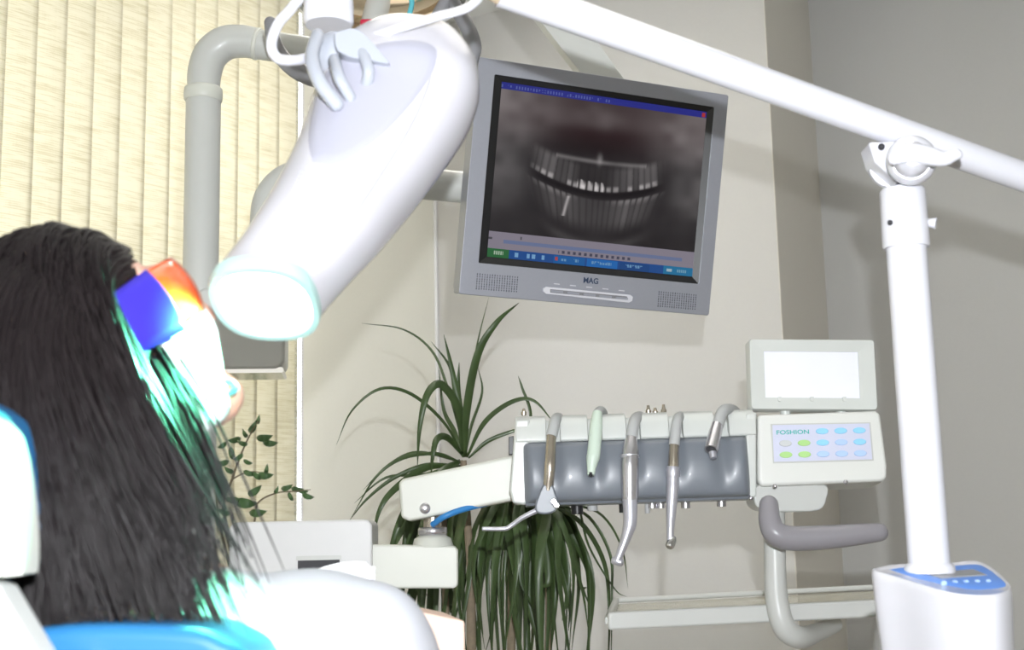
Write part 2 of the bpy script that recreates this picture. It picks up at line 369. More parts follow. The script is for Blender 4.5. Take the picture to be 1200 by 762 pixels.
# ---------------------------------------------------------------- monitor
def monitor():
    q = [(562.5, 66.5), (855, 111.5), (830, 370), (536.5, 344.5)]
    f = Fr(q, 1.93); print('monitor size', f.W, f.H, 'N', f.N, [p.y for p in f.P])
    t = thing('monitor', 'silver flat monitor showing a dental x-ray, tilted on its arm above the plant', 'monitor', f.pt(0, -f.H/2, -.02))
    hole = [(581, 87), (838, 126), (818, 332), (560, 308.6)]
    # bezel: frame with an opening
    def quad(p, n):
        us = [f.uv(*a, n) for a in p]; u0 = (us[0][0]+us[3][0])/2; u1 = (us[1][0]+us[2][0])/2; v1 = (us[0][1]+us[1][1])/2; v0 = (us[2][1]+us[3][1])/2
        return u0, v0, u1, v1
    a = quad(q, 0); b = quad(hole, 0)
    bm = bmesh.new(); ro = rrect(*a, .004, 4); ri = rrect(*b, .0025, 4)
    O = [[bm.verts.new(f.pt(u, v, n)) for u, v in ro] for n in (-.030, 0)]; I = [[bm.verts.new(f.pt(u, v, n)) for u, v in ri] for n in (-.030, 0)]
    N = len(ro)
    for i in range(N):
        j = (i+1) % N
        bm.faces.new((O[0][i], O[0][j], O[1][j], O[1][i])); bm.faces.new((I[0][i], I[0][j], I[1][j], I[1][i])); bm.faces.new((O[1][i], O[1][j], I[1][j], I[1][i])); bm.faces.new((O[0][i], O[0][j], I[0][j], I[0][i]))
    bez = obj('bezel', bm, M['silver'], t, bev=.0015, seg=2, angle=60)
    bm = bmesh.new(); cu, cv = (a[0]+a[2])/2, (a[1]+a[3])/2
    prism(bm, f, rrect(a[0]+.002, a[1]+.002, a[2]-.002, a[3]-.002, .01), -.030, -.042); prism(bm, f, rrect(cu-.13, cv-.11, cu+.13, cv+.11, .02), -.042, -.065, .9)
    obj('back_cover', bm, M['silver'], t, bev=.003)
    # inner black frame
    scr = [(589, 95), (828, 132), (811.5, 325), (570, 300)]; s = quad(scr, -.006)
    bm = bmesh.new(); O = [bm.verts.new(f.pt(u, v, -.001)) for u, v in ((b[0], b[1]), (b[2], b[1]), (b[2], b[3]), (b[0], b[3]))]
    I = [bm.verts.new(f.pt(u, v, -.007)) for u, v in ((s[0], s[1]), (s[2], s[1]), (s[2], s[3]), (s[0], s[3]))]
    for i in range(4): bm.faces.new((O[i], O[(i+1) % 4], I[(i+1) % 4], I[i]))
    bm.faces.new(I)
    obj('inner_frame', bm, M['dark'], t, smooth=False)
    # screen as a fine grid coloured by what it shows
    nx, ny = 300, 236; uu, vv = np.meshgrid((np.arange(nx)+.5)/nx, (np.arange(ny)+.5)/ny)   # v from top
    img = xray(uu, vv)
    bm = bmesh.new(); vs = [[bm.verts.new(f.pt(s[0]+(s[2]-s[0])*i/nx, s[3]-(s[3]-s[1])*j/ny, -.0062)) for i in range(nx+1)] for j in range(ny+1)]
    for j in range(ny):
        for i in range(nx): bm.faces.new((vs[j][i], vs[j+1][i], vs[j+1][i+1], vs[j][i+1]))
    me = bpy.data.meshes.new('screen'); bm.to_mesh(me); bm.free()
    ca = me.color_attributes.new('Col', 'FLOAT_COLOR', 'CORNER')
    arr = np.ones((ny*nx, 4, 4), dtype=np.float32); arr[:, :, :3] = img.reshape(-1, 1, 3); ca.data.foreach_set('color', arr.ravel())
    link('screen', me, M['screen'], t, smooth=False)
    # speakers
    for x0, y0, x1, y1, sl in ((558, 322, 608, 341.5, 4), (771, 343, 817, 362, 4)):
        bm = bmesh.new(); C = 17; R = 7
        for i in range(C):
            for j in range(R):
                px = x0+(x1-x0)*(i+.5)/C-(j/R)*1.5; py = y0+(y1-y0)*(j+.5)/R+sl*(i/C)-2
                u, v = f.uv(px, py, 0); w = .00075; h = .0011 if (i//2+j) % 3 else .0016
                prism(bm, f, [(u-w, v-h), (u+w, v-h), (u+w, v+h), (u-w, v+h)], -.0005, .0004)
        obj('speaker_grille', bm, M['silverd'], t, smooth=False)
    # button strip
    u0, v0 = f.uv(638, 341, .0); u1, v1 = f.uv(742, 350.5, 0)
    sl = polyslab('button_strip', f, [(640, 336), (739, 345.5), (742, 348), (741, 353), (737, 355), (640, 344.5), (637, 342), (637, 338)], -.002, .0035, M['whitegl'], t, bev=.001)
    polyslab('button_groove', f, [(645, 339), (735, 347.5), (735, 351.5), (645, 343)], .003, .0042, M['grey'], sl)
    for k in range(5):
        x = 652+k*19; y = 337+k*1.95
        polyslab('monitor_button', f, [(x-6, y+2.9), (x+8, y+4.2), (x+8, y+6.8), (x-6, y+5.5)], .004, .006, M['silver'], sl)
        polyslab('button_mark', f, [(x-3, y-5), (x+4, y-4.3), (x+4, y-3.2), (x-3, y-3.9)], 0, .0006, M['whitegl'], sl)
    text('logo', 'MAG', f, 692.5, 329, 7, .0008, M['navy'], t, width_px=19, bold=.02)
    return f
def bl(x, a, b):     # smoothstep
    t = np.clip((x-a)/(b-a), 0, 1); return t*t*(3-2*t)
def xray(u, v):
    H, Wd_ = u.shape; rng = np.random.RandomState(3)
    def smoothnoise(k, seed):
        r = np.random.RandomState(seed); g = r.rand(k+2, k+2); x = u*k; y = v*k; i = x.astype(int); j = y.astype(int); fx = x-i; fy = y-j
        fx = fx*fx*(3-2*fx); fy = fy*fy*(3-2*fy)
        return (g[j, i]*(1-fx)*(1-fy)+g[j, i+1]*fx*(1-fy)+g[j+1, i]*(1-fx)*fy+g[j+1, i+1]*fx*fy)
    n1, n2, n3 = smoothnoise(6, 1), smoothnoise(16, 2), smoothnoise(50, 4)
    r = np.sqrt(((u-.5)/.5)**2+((v-.5)/.46)**2)
    g = .006+.009*n1+.005*n2
    top = (1-bl(v, .12, .42)); g = g+top*(.045+.05*n1*n2)*(bl(np.abs(u-.5), .0, .35)*.8+.25)
    g += .045*np.exp(-((u-.5)/.09)**2-((v-.12)/.08)**2)*(.4+n2)
    side = bl(np.abs(u-.5), .3, .46)*(1-bl(v, .5, .8)); g += side*(.03+.05*n2)
    g *= 1-.8*np.exp(-((u-.48)/.25)**4-((v-.27)/.09)**4)
    gap = .575-.9*(u-.49)**2; amp = 1-bl(np.abs(u-.49), .25, .34)
    # upper teeth
    tw = .032; fan = np.where(v > .575-.9*(u-.49)**2, (u-.5)*(1+.9*(v-.55)), (u-.5)*(1-.4*(v-.5))); ph = fan/tw+.12*np.sin(u*37); cell = np.floor(ph); fr = np.abs(ph-cell-.5)*2; rc = np.random.RandomState(9).rand(80)[(cell.astype(int)+40) % 80]
    tooth = (1-bl(fr, .35, 1.0))
    du = gap-.015-v; up = bl(du, -.004, .012)*(1-bl(du, .12, .17))*amp
    mid = bl(np.abs(u-.47), .05, .16)
    g += up*(tooth*.45+.55)*(.010+.075*mid*(.25+.75*rc))
    g += .26*up*(1-bl(du, .02, .045))*(rc > .45)*tooth*(.4+.6*n3)*bl(np.abs(u-.5), .0, .02)
    fil = (np.abs(u-.455) < .065)*bl(du, -.002, .008)*(1-bl(du, .035+.02*np.sin(ph*6.28), .06)); g += .32*fil*tooth
    # lower teeth
    dl = v-gap-.025; lo = bl(dl, -.004, .015)*(1-bl(dl, .13, .24))*(1-bl(np.sqrt(((u-.49)/.36)**2+((v-.48)/.38)**2), .65, 1.0))
    g += lo*(tooth*.45+.55)*(.022+.045*(mid+.25)*(.2+.8*rc))*(1-.6*bl(np.abs(u-.5), .12, .32)); g += .1*lo*(1-bl(dl, .0, .05))*mid*tooth
    g += .25*np.exp(-((u-.355-(v-.6)*-.15)/.007)**2)*(np.abs(v-.66) < .06)
    # palate line and mandible arc
    pl = .385-.25*(u-.5)**2; g += .12*np.exp(-((v-pl)/.012)**2)*(np.abs(u-.5) < .22)*(.5+.5*n2); g += .12*np.exp(-((u-.49)/.012)**2-((v-.37)/.03)**2)
    mj = .88-1.6*(u-.5)**2; g += .03*np.exp(-((v-mj)/.03)**2)*(1-bl(np.abs(u-.5), .12, .30))
    gapd = np.exp(-((v-gap)/.018)**2)*amp; g *= 1-.75*gapd
    warm = np.stack([g*1.06+.002+top*.012, g*1.0, g*1.0+.001], -1)
    img = warm
    def fill(m, c): img[m] = c
    fill(v < .04, (.018, .022, .20))
    mk = (v > .012) & (v < .03) & (u < .52) & (((u*300).astype(int) % 4) < 2) & (n3 > .4); fill(mk, (.08, .1, .3))
    fill((v > .008) & (v < .034) & (u > .975) & (u < .992), (.35, .03, .03))
    fill(v > .85, (.20, .18, .22)); fill((v > .895) & (v < .917) & (u > .07) & (u < .94), (.12, .15, .26))
    ic = (v > .925) & (v < .94) & (u > .33) & (u < .68) & (((u*300).astype(int) % 8) < 4); fill(ic, (.05, .05, .08))
    fill((v > .885) & (v < .9) & (u < .018), (.05, .05, .06)); fill((v > .868) & (v < .885) & (u > .145) & (u < .155), (.06, .06, .07))
    fill(v > .948, (.012, .06, .22)); fill((v > .948) & (u < .10), (.02, .11, .035)); fill((v > .962) & (v < .985) & (u > .03) & (u < .075) & (((u*300).astype(int) % 3) < 2), (.3, .4, .3))
    for x in (.135, .19, .215, .26): fill((v > .963) & (v < .988) & (np.abs(u-x) < .008), (.15, .3, .5))
    for a, b, c in ((.31, .46, (.01, .09, .28)), (.47, .62, (.012, .11, .36)), (.63, .78, (.01, .05, .18))):
        fill((v > .953) & (u > a) & (u < b), c); fill((v > .968) & (v < .982) & (u > a+.02) & (u < b-.03) & (((u*300).astype(int) % 4) < 3) & (n3 > .35), (.12, .25, .42)); 
    fill((v > .962) & (v < .985) & (np.abs(u-.322) < .007), (.35, .05, .05))
    fill((v > .95) & (u > .85), (.015, .14, .28)); fill((v > .965) & (v < .985) & (np.abs(u-.88) < .012), (.3, .4, .45)); fill((v > .968) & (v < .982) & (u > .92) & (u < .97) & (((u*300).astype(int) % 3) < 2), (.15, .3, .4))
    return np.clip(img, 0, 1).astype(np.float32)
FM = monitor()

# ---------------------------------------------------------------- monitor arm, joint box
def monitor_arm():
    Yb = 1.93; t = thing('monitor_mount', 'grey-white elbowed tube mount with a joint box, reaching behind the monitor', 'monitor mount', at(285, 440, 2.0)*1.0)
    p = lambda x, y, Y=2.0: at(x, y, Y)
    k = mpp(2.0)
    tube('arm_tube', [p(312, 350), p(312, 300), p(312, 262), p(316, 234), p(332, 214), p(356, 206), p(400, 207), p(470, 213, 2.02), p(560, 221, 2.05), p(680, 232, 2.07)], 19.5*k, M['tube'], t, seg=28)
    # box with rounded lower edge
    f = plane_fr(281, 387, 1.95, (1, 0.12, 0), (.12, -1, .0))
    slab('joint_box', f, [(228, 336), (334, 337), (334, 434), (228, 432)], -.10, 0, M['tube'], t, r=.018, bev=.006)
    slab('chrome_rim', f, [(230, 430), (332, 431.5), (332, 438), (230, 436.5)], -.095, -.003, M['chrome'], t, r=.003)
    # upper beam down to the monitor's back
    m = FM.pt(0, .02, -.10); bm = bmesh.new()
    f2 = plane_fr(685, 60, 2.06, (1, 0, 0), (0, -1, 0))
    prism(bm, f2, [f2.uv(*q, 0) for q in ((555, -75), (620, -62), (750, 118), (712, 126))], -.035, 0); obj('beam', bm, M['tube'], t, bev=.002)
    bm = bmesh.new(); a = f2.px(733, 118, -.017); sweep(bm, [a, FM.pt(.0, .02, -.10), FM.pt(0, .02, -.055)], .02, 20); obj('bracket', bm, M['tube'], t)
    bm = bmesh.new(); a = f2.px(588, -68, -.017); sweep(bm, [a, V((a.x, a.y, HT))], .028, 20); obj('ceiling_drop', bm, M['tube'], t)
monitor_arm()

# ---------------------------------------------------------------- operating light on its post
def op_light():
    Y = 1.98; p = lambda x, y, Y=1.98: at(x, y, Y); k = mpp(Y)
    base = p(234, 700); t = thing('operating_light', 'grey-white dental operating light on an elbowed post in front of the blind', 'dental light', (base.x, base.y, 0))
    top = p(238.5, 112); x0 = top.x
    bm = bmesh.new(); sweep(bm, [V((x0, Y, .03)), V((x0, Y, top.z))], 21*k, 28); obj('post', bm, M['tube'], t)
    bm = bmesh.new(); cbox(bm, (x0, Y+.0, .02), (.22, .22, .04)); obj('floor_plate', bm, M['tube'], t, bev=.01)
    lathe_between('collar', p(238, 119), p(238.5, 103), [(0, 21.6*k), (.1, 23*k), (.5, 23.5*k), (.9, 23*k), (1, 21*k)], M['cream'], t)
    tube('elbow', [p(238.5, 104), p(240, 84), p(247, 64), p(263, 51), p(283, 48.5), p(301, 51)], [19.5*k, 20.5*k, 21*k, 21*k, 20*k, 19*k], M['tube'], t, seg=28)
    lathe_between('ring', p(299, 51), p(304, 52), [(0, 19*k), (.2, 20*k), (.8, 20*k), (1, 19*k)], M['cream'], t)
    tube('arm', [p(303, 52), p(350, 59), p(400, 66, 1.95), p(470, 60, 1.9)], 18.5*k, M['tube'], t, seg=28)
    Y2 = 1.80; k2 = mpp(Y2)
    # lamp body: shallow dish with warm reflector, seen past the whitening lamp
    f = plane_fr(445, -22, Y2, (1, .05, .0), (0, -.9, -.45))
    bm = bmesh.new(); R = []
    for rr, nn in ((.0, -.055), (.06, -.05), (.098, -.03), (.112, 0), (.108, .004)):
        R.append([bm.verts.new(f.pt(1.15*rr*math.cos(a), .72*rr*math.sin(a), nn)) for a in [2*math.pi*i/40 for i in range(40)]] if rr else [bm.verts.new(f.pt(0, 0, nn))])
    for j in range(40):
        bm.faces.new((R[0][0], R[1][j], R[1][(j+1) % 40]))
        for i in range(1, 4): bm.faces.new((R[i][j], R[i][(j+1) % 40], R[i+1][(j+1) % 40], R[i+1][j]))
    o = obj('reflector', bm, M['reflector'], t); sd = o.modifiers.new('s', 'SOLIDIFY'); sd.thickness = .004
    bm = bmesh.new(); R = []
    for rr, nn in ((.04, -.085), (.09, -.07), (.118, -.03), (.118, .0), (.112, .004)):
        R.append([bm.verts.new(f.pt(1.15*rr*math.cos(a), .72*rr*math.sin(a), nn)) for a in [2*math.pi*i/40 for i in range(40)]])
    for j in range(40):
        for i in range(4): bm.faces.new((R[i][j], R[i][(j+1) % 40], R[i+1][(j+1) % 40], R[i+1][j]))
    bm.faces.new(R[0]); obj('lamp_housing', bm, M['tube'], t)
    bm = bmesh.new(); a = p(430, 60, 1.85); b = f.pt(0, 0, -.08); sweep(bm, [a, b, b+V((0, .03, .10))], .02, 16); obj('yoke', bm, M['tube'], t)
    q = lambda x, y: at(x, y, Y2)
    tube('handle', [q(317, 27), q(320, 46), q(331, 68), q(352, 85), q(382, 93), q(420, 80)], [8*k2, 8.5*k2, 10*k2, 11*k2, 11*k2, 9*k2], M['grey'], t, round_ends=True)
    tube('handle', [q(500, 40), q(525, 0), q(537, 14), q(549, 35), q(555, 55), q(553, 72)], [7*k2, 8*k2, 9*k2, 10*k2, 10*k2, 8*k2], M['grey'], t, round_ends=True)
    f3 = plane_fr(432, 31, Y2, (1, 0, 0), (0, -1, 0)); slab('red_switch', f3, [(422, 22), (440, 40)], -.03, 0, M['redp'], t, r=.003, bev=.002)
    tube('teal_tube', [q(470, -25), q(482, -2), q(480, 16), q(474, 30)], .004, M['cyan'], t)
op_light()

# ---------------------------------------------------------------- whitening lamp (boom, pole, console, head)
def whitening():
    Yp = 1.28; kp = mpp(Yp)
    a = at(1087, 665, Yp); t = thing('whitening_lamp', 'glossy white tooth whitening lamp on a boom arm and pole with a blue-topped console', 'lamp', (a.x, Yp+.0, 0))
    top = at(1064, 285, Yp); xp = (a.x+top.x)/2
    ptop = at(1062, 232, Yp).z
    bm = bmesh.new(); sweep(bm, [V((xp, Yp, .05)), V((xp, Yp, ptop))], 23.5*kp, 32); obj('pole', bm, M['whitegl'], t)
    zc0, zc1 = at(1060, 291, Yp).z, at(1060, 222, Yp).z
    lathe_between('collar', (xp, Yp, zc0), (xp, Yp, zc1), [(0, 26.5*kp), (.03, 27.5*kp), (.95, 27*kp), (1, 25*kp)], M['whitegl'], t)
    for (x, y) in ((1043, 261),):
        bm = bmesh.new(); ball(bm, at(x, y, Yp-27*kp*.85), .0028, None, 10, 8); obj('screw', bm, M['darkhole'], t)
    tube('set_screw', [at(1088, 261, Yp-.005), at(1097, 262, Yp-.008)], [.004, .006], M['whitegl'], t, curve=False)
    # boom
    def bc(x): return at(x, -12+(x-587)*.3585 - 8*math.sin((x-587)/613*math.pi)*.0, 1.15+(x-587)/613*.19)
    # the boom is a straight tube
    b0 = at(587, -12, 1.15); b1 = at(1330, 254, 1.379)
    tube('boom', [b0, b1], [.0165, .0158], M['whitegl'], t, seg=32, curve=False)
    d = (b1-b0).normalized()
    lathe_between('end_plug', b0-d*.016, b0+d*.001, [(0, .009), (.2, .012), (.8, .0135), (1, .014)], M['tan'], t)
    # beyond the boom end a bracket climbs to the vertical drop tube of the head (above the frame)
    Yh = 1.17; kh = mpp(Yh)
    tube('upper_bracket', [b0-d*.01+V((0, 0, .01)), at(540, -70, 1.16), at(470, -105, 1.17), at(400, -110, 1.17), at(384, -80, 1.17)], .012, M['whitegl'], t)
    # joint
    bx = at(1066, 190, 1.262)
    Nn = V((-.12, -1, 0)).normalized()
    lathe_between('joint_disc', at(1068, 188, 1.27)+V((0, .0, 0)), at(1068, 188, 1.225), [(0, 26*kp), (.1, 29*kp), (.7, 29*kp), (.9, 27*kp), (1, 22*kp)], M['whitegl'], t, seg=40)
    lathe_between('joint_disc', at(1047, 192, 1.335), at(1045, 194, 1.285), [(0, 25*kp), (.1, 29*kp), (.9, 29*kp), (1, 26*kp)], M['whitegl'], t, seg=40)
    bm = bmesh.new(); f = plane_fr(1028, 172, 1.27, (1, 0, .1), (0, -1, 0)); prism(bm, f, [f.uv(*q, 0) for q in ((1018, 166), (1050, 165), (1054, 215), (1025, 190))], -.035, .0); obj('clamp_block', bm, M['whitegl'], t, bev=.003)
    bm = bmesh.new(); ball(bm, at(1033, 172, 1.262), .0035, None, 10, 8); obj('screw', bm, M['darkhole'], t)
    tube('wing_knob', [at(1048, 186, 1.205), at(1066, 180, 1.20), at(1085, 182, 1.20), at(1105, 186, 1.20), at(1121, 181, 1.20)], [.006, .0105, .010, .0075, .0055], M['whitegl'], t, round_ends=True, oval=.8)
    lathe_between('knob_stem', at(1068, 188, 1.23), at(1070, 184, 1.198), [(0, .018), (.5, .017), (.8, .014), (1, .008)], M['whitegl'], t)
    # console
    rim = [(1021, 668), (1040, 664), (1063, 662), (1114, 661), (1144.6, 658.7), (1160, 664.5), (1173, 674), (1186, 688), (1180, 695), (1160, 699), (1127, 698), (1093, 691), (1053, 679), (1026, 671.5)]
    def dep(y): return 1.335-(y-658)/40*.17
    R0 = [at(x, y, dep(y)) for x, y in px_smooth(rim, 4)]; c = sum(R0, V())/len(R0)
    def ring(scale, dz, drop=0): return [V((c.x+(p.x-c.x)*scale, c.y+(p.y-c.y)*scale, p.z+dz)) for p in R0]
    bm = bmesh.new(); prof = [(.90, -.0008), (.945, .0012), (.975, .001), (.995, -.0015), (1.0, -.006), (.985, -.03), (.95, -.07), (.90, -.12), (.84, -.17), (.74, -.20)]
    rs = [[bm.verts.new(p) for p in ring(s, dz)] for s, dz in prof]; n = len(R0)
    for i in range(len(rs)-1):
        for j in range(n): bm.faces.new((rs[i][j], rs[i][(j+1) % n], rs[i+1][(j+1) % n], rs[i+1][j]))
    bm.faces.new(rs[0]); bm.faces.new(rs[-1])
    con = obj('console', bm, M['whitegl'], t)
    pan = [(1042, 667.5), (1063, 665), (1114, 663.5), (1144, 661.5), (1158, 667), (1168, 674.5), (1179, 685), (1170, 689.5), (1141, 691), (1114, 687), (1077, 678.6), (1055, 672)]
    dp = decal('control_panel', con, px_smooth(pan, 3), M['bluepanel'], con, rings=6)
    decal('display', con, [(1078, 674), (1144.6, 669.3), (1162, 676.7), (1101, 681)], M['lcd'], con, off=.0018, rings=6, smooth=False)
    for k in range(5):
        x = 1106+k*13; y = 684.5-k*.4
        decal('console_button', con, [(x-4.5, y-1.3), (x+3.5, y-1.8), (x+5, y+.9), (x-3, y+1.3)], M['btn_l'], con, off=.0018, rings=2)
    lathe_between('pole_flange', (xp, Yp, at(1087, 672, Yp).z), (xp, Yp, at(1087, 660, Yp).z), [(0, 29*kp), (.6, 28*kp), (1, 24*kp)], M['whitegl'], t)
    # stand base with castors (below the frame)
    bm = bmesh.new()
    for k in range(5):
        a2 = math.radians(72*k+20); e = V((xp+.27*math.cos(a2), Yp+.27*math.sin(a2), .07)); sweep(bm, [V((xp, Yp, .10)), e], [.028, .018], 12); ball(bm, (e.x, e.y, .03), .03)
    obj('wheeled_base', bm, M['base'], t)
    # ---- head
    Y0 = 1.08
    secs = [((250, 351), (373, 352), .97, .046, -.020), ((262, 328), (389, 336), .99, .046, -.017), ((283, 298), (412, 314), 1.01, .046, -.014), ((311, 254), (446, 281), 1.045, .047, -.014),
            ((336, 208), (482, 238), 1.095, .049, -.015), ((356, 165), (519, 190), 1.13, .052, -.016), ((367, 125), (549, 146), 1.155, .054, -.018),
            ((380, 92), (563, 108), 1.165, .053, -.02), ((402, 64), (560, 80), 1.185, .047, -.02), ((432, 45), (543, 56), 1.195, .036, -.016), ((465, 36), (520, 42), 1.20, .018, -.01)]
    bm = bmesh.new(); rs = []; seg = 56; ss = []
    for i in range(len(secs)-1):
        for q in range(4):
            w = q/4; a, b = secs[i], secs[i+1]; L = lambda m, n: m+(n-m)*w
            ss.append(((L(a[0][0], b[0][0]), L(a[0][1], b[0][1])), (L(a[1][0], b[1][0]), L(a[1][1], b[1][1])), L(a[2], b[2]), L(a[3], b[3]), L(a[4], b[4])))
    ss.append(secs[-1])
    for _ in range(2):   # soften
        ss = [ss[0]]+[tuple((tuple((ss[i-1][j][h]+2*ss[i][j][h]+ss[i+1][j][h])/4 for h in (0, 1)) if j < 2 else (ss[i-1][j]+2*ss[i][j]+ss[i+1][j])/4) for j in range(5)) for i in range(1, len(ss)-1)]+[ss[-1]]
    for l, r, Y, dy, dz in ss:
        A, B = at(*l, Y), at(*r, Y); cc = (A+B)/2; a = (B-A)/2; b = V((0, dy, dz)); ring_ = []
        for k in range(seg):
            th = 2*math.pi*k/seg; cth, sth = math.cos(th), math.sin(th); e = 2/2.5
            ring_.append(bm.verts.new(cc+a*(abs(cth)**e*(1 if cth > 0 else -1))+b*(abs(sth)**e*(1 if sth > 0 else -1))))
        rs.append(ring_)
    for i in range(len(rs)-1):
        for j in range(seg): bm.faces.new((rs[i][j], rs[i][(j+1) % seg], rs[i+1][(j+1) % seg], rs[i+1][j]))
    bm.faces.new(rs[-1])
    head = obj('lamp_head', bm, M['whitelamp'], t)
    # aperture: lip and glowing window
    l, r, Y, dy, dz = ss[0]; A, B = at(*l, Y), at(*r, Y); cc = (A+B)/2; a = (B-A)/2; b = V((0, dy, dz)); nrm = a.cross(b).normalized()
    if nrm.z > 0: nrm = -nrm
    def rg(bm, s, off):
        o_ = []
        for k in range(seg):
            th = 2*math.pi*k/seg; cth, sth = math.cos(th), math.sin(th); e = 2/2.5
            o_.append(bm.verts.new(cc+nrm*off+a*s*(abs(cth)**e*(1 if cth > 0 else -1))+b*s*(abs(sth)**e*(1 if sth > 0 else -1))))
        return o_
    bm = bmesh.new(); q = [rg(bm, 1.0, -.006), rg(bm, 1.03, 0), rg(bm, 1.0, .006), rg(bm, .89, .006), rg(bm, .85, -.004)]
    for i in range(4):
        for j in range(seg): bm.faces.new((q[i][j], q[i][(j+1) % seg], q[i+1][(j+1) % seg], q[i+1][j]))
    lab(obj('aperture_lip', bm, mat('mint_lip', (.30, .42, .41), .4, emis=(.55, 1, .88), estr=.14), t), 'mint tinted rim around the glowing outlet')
    bm = bmesh.new(); q = rg(bm, .86, -.003); bm.faces.new(q); o = obj('emitter_window', bm, mat('emitter', (.9, 1, 1), .3, emis=(.75, 1, .95), estr=5.0), t, smooth=False); sd = o.modifiers.new('s', 'SOLIDIFY'); sd.thickness = .002
    # socket recess panel on the near face
    rec = [(366, 190), (361, 165), (364, 135), (372, 105), (385, 82), (408, 64), (440, 52), (475, 47), (500, 50), (512, 60), (508, 82), (492, 108), (470, 135), (445, 160), (418, 180), (392, 193)]
    lab(decal('socket_panel', head, px_smooth(rec, 3), M['lav'], t, off=.001, thick=.0012, rings=12), 'pale lavender inset panel behind the joint')
    bm = bmesh.new()
    for i in range(9):
        for j in range(7):
            q = surf_line(head, [(352+i*4.6-j*1.7, 202+i*.9+j*4.2), (352.5+i*4.6-j*1.7, 202+i*.9+j*4.2)])
            if q: ball(bm, q[0], (.0010, .0010, .0010), None, 8, 6)
    obj('vent_holes', bm, M['lav'], t)
    tube('seam', [V(x) for x in surf_line(head, [(505, 60), (503, 95), (480, 150), (440, 215), (400, 275), (372, 318)])], .0007, M['lav'], t, seg=6)
    # joint: drop tube, collar, ball, yoke straps, lever
    lathe_between('drop_tube', at(385, -90, Yh-.01), at(385, 30, Yh-.01), [(0, 27*kh), (.2, 28*kh), (.97, 31*kh), (1, 28*kh)], M['whitegl'], t)
    bm = bmesh.new(); ball(bm, at(392, 66, 1.135), (26*kh, 26*kh, 30*kh)); obj('ball_joint', bm, M['clear'], t)
    tube('yoke_strap', [at(372, 42, 1.11), at(366, 66, 1.09), at(374, 95, 1.075), at(394, 122, 1.075)], .0065, M['clear'], t, round_ends=True)
    tube('yoke_strap', [at(392, 70, 1.10), at(398, 92, 1.08), at(410, 114, 1.085)], .0055, M['clear'], t, round_ends=True)
    tube('yoke_strap', [at(425, 62, 1.10), at(432, 84, 1.09), at(428, 104, 1.10)], .0055, M['clear'], t, round_ends=True)
    f = plane_fr(425, 58, 1.10, (1, 0, .1), (0, -1, .1))
    lab(polyslab('lever', f, px_smooth([(392, 38), (415, 33), (432, 45), (450, 66), (455, 74), (430, 70), (408, 66), (394, 56)], 3), -.012, .004, M['clear'], t, bev=.004), 'pale blue wing lever at the joint')
    # cables
    tube('cable', [b0-d*.012, at(550, 8, 1.13), at(510, 20, 1.12), at(465, 34, 1.12), at(440, 42, 1.13)], .0042, M['whitegl'], t)
    tube('cable', [at(362, -80, 1.10), at(356, -15, 1.09), at(343, 8, 1.08), at(326, 28, 1.08), at(318, 52, 1.08), at(325, 68, 1.085), at(345, 71, 1.10), at(368, 66, 1.125)], .0047, M['whitegl'], t)
    return cc, nrm
def surf_line(o, pxs):
    bm0 = bmesh.new(); bm0.from_mesh(o.data); bv = BVHTree.FromBMesh(bm0); out = []
    for v in catmull([V((x, y, 0)) for x, y in pxs], 6):
        loc, n, _, _ = bv.ray_cast(CAM, ray(v.x, v.y).normalized())
        if loc: out.append(loc)
    bm0.free(); return out
APC, APN = whitening()

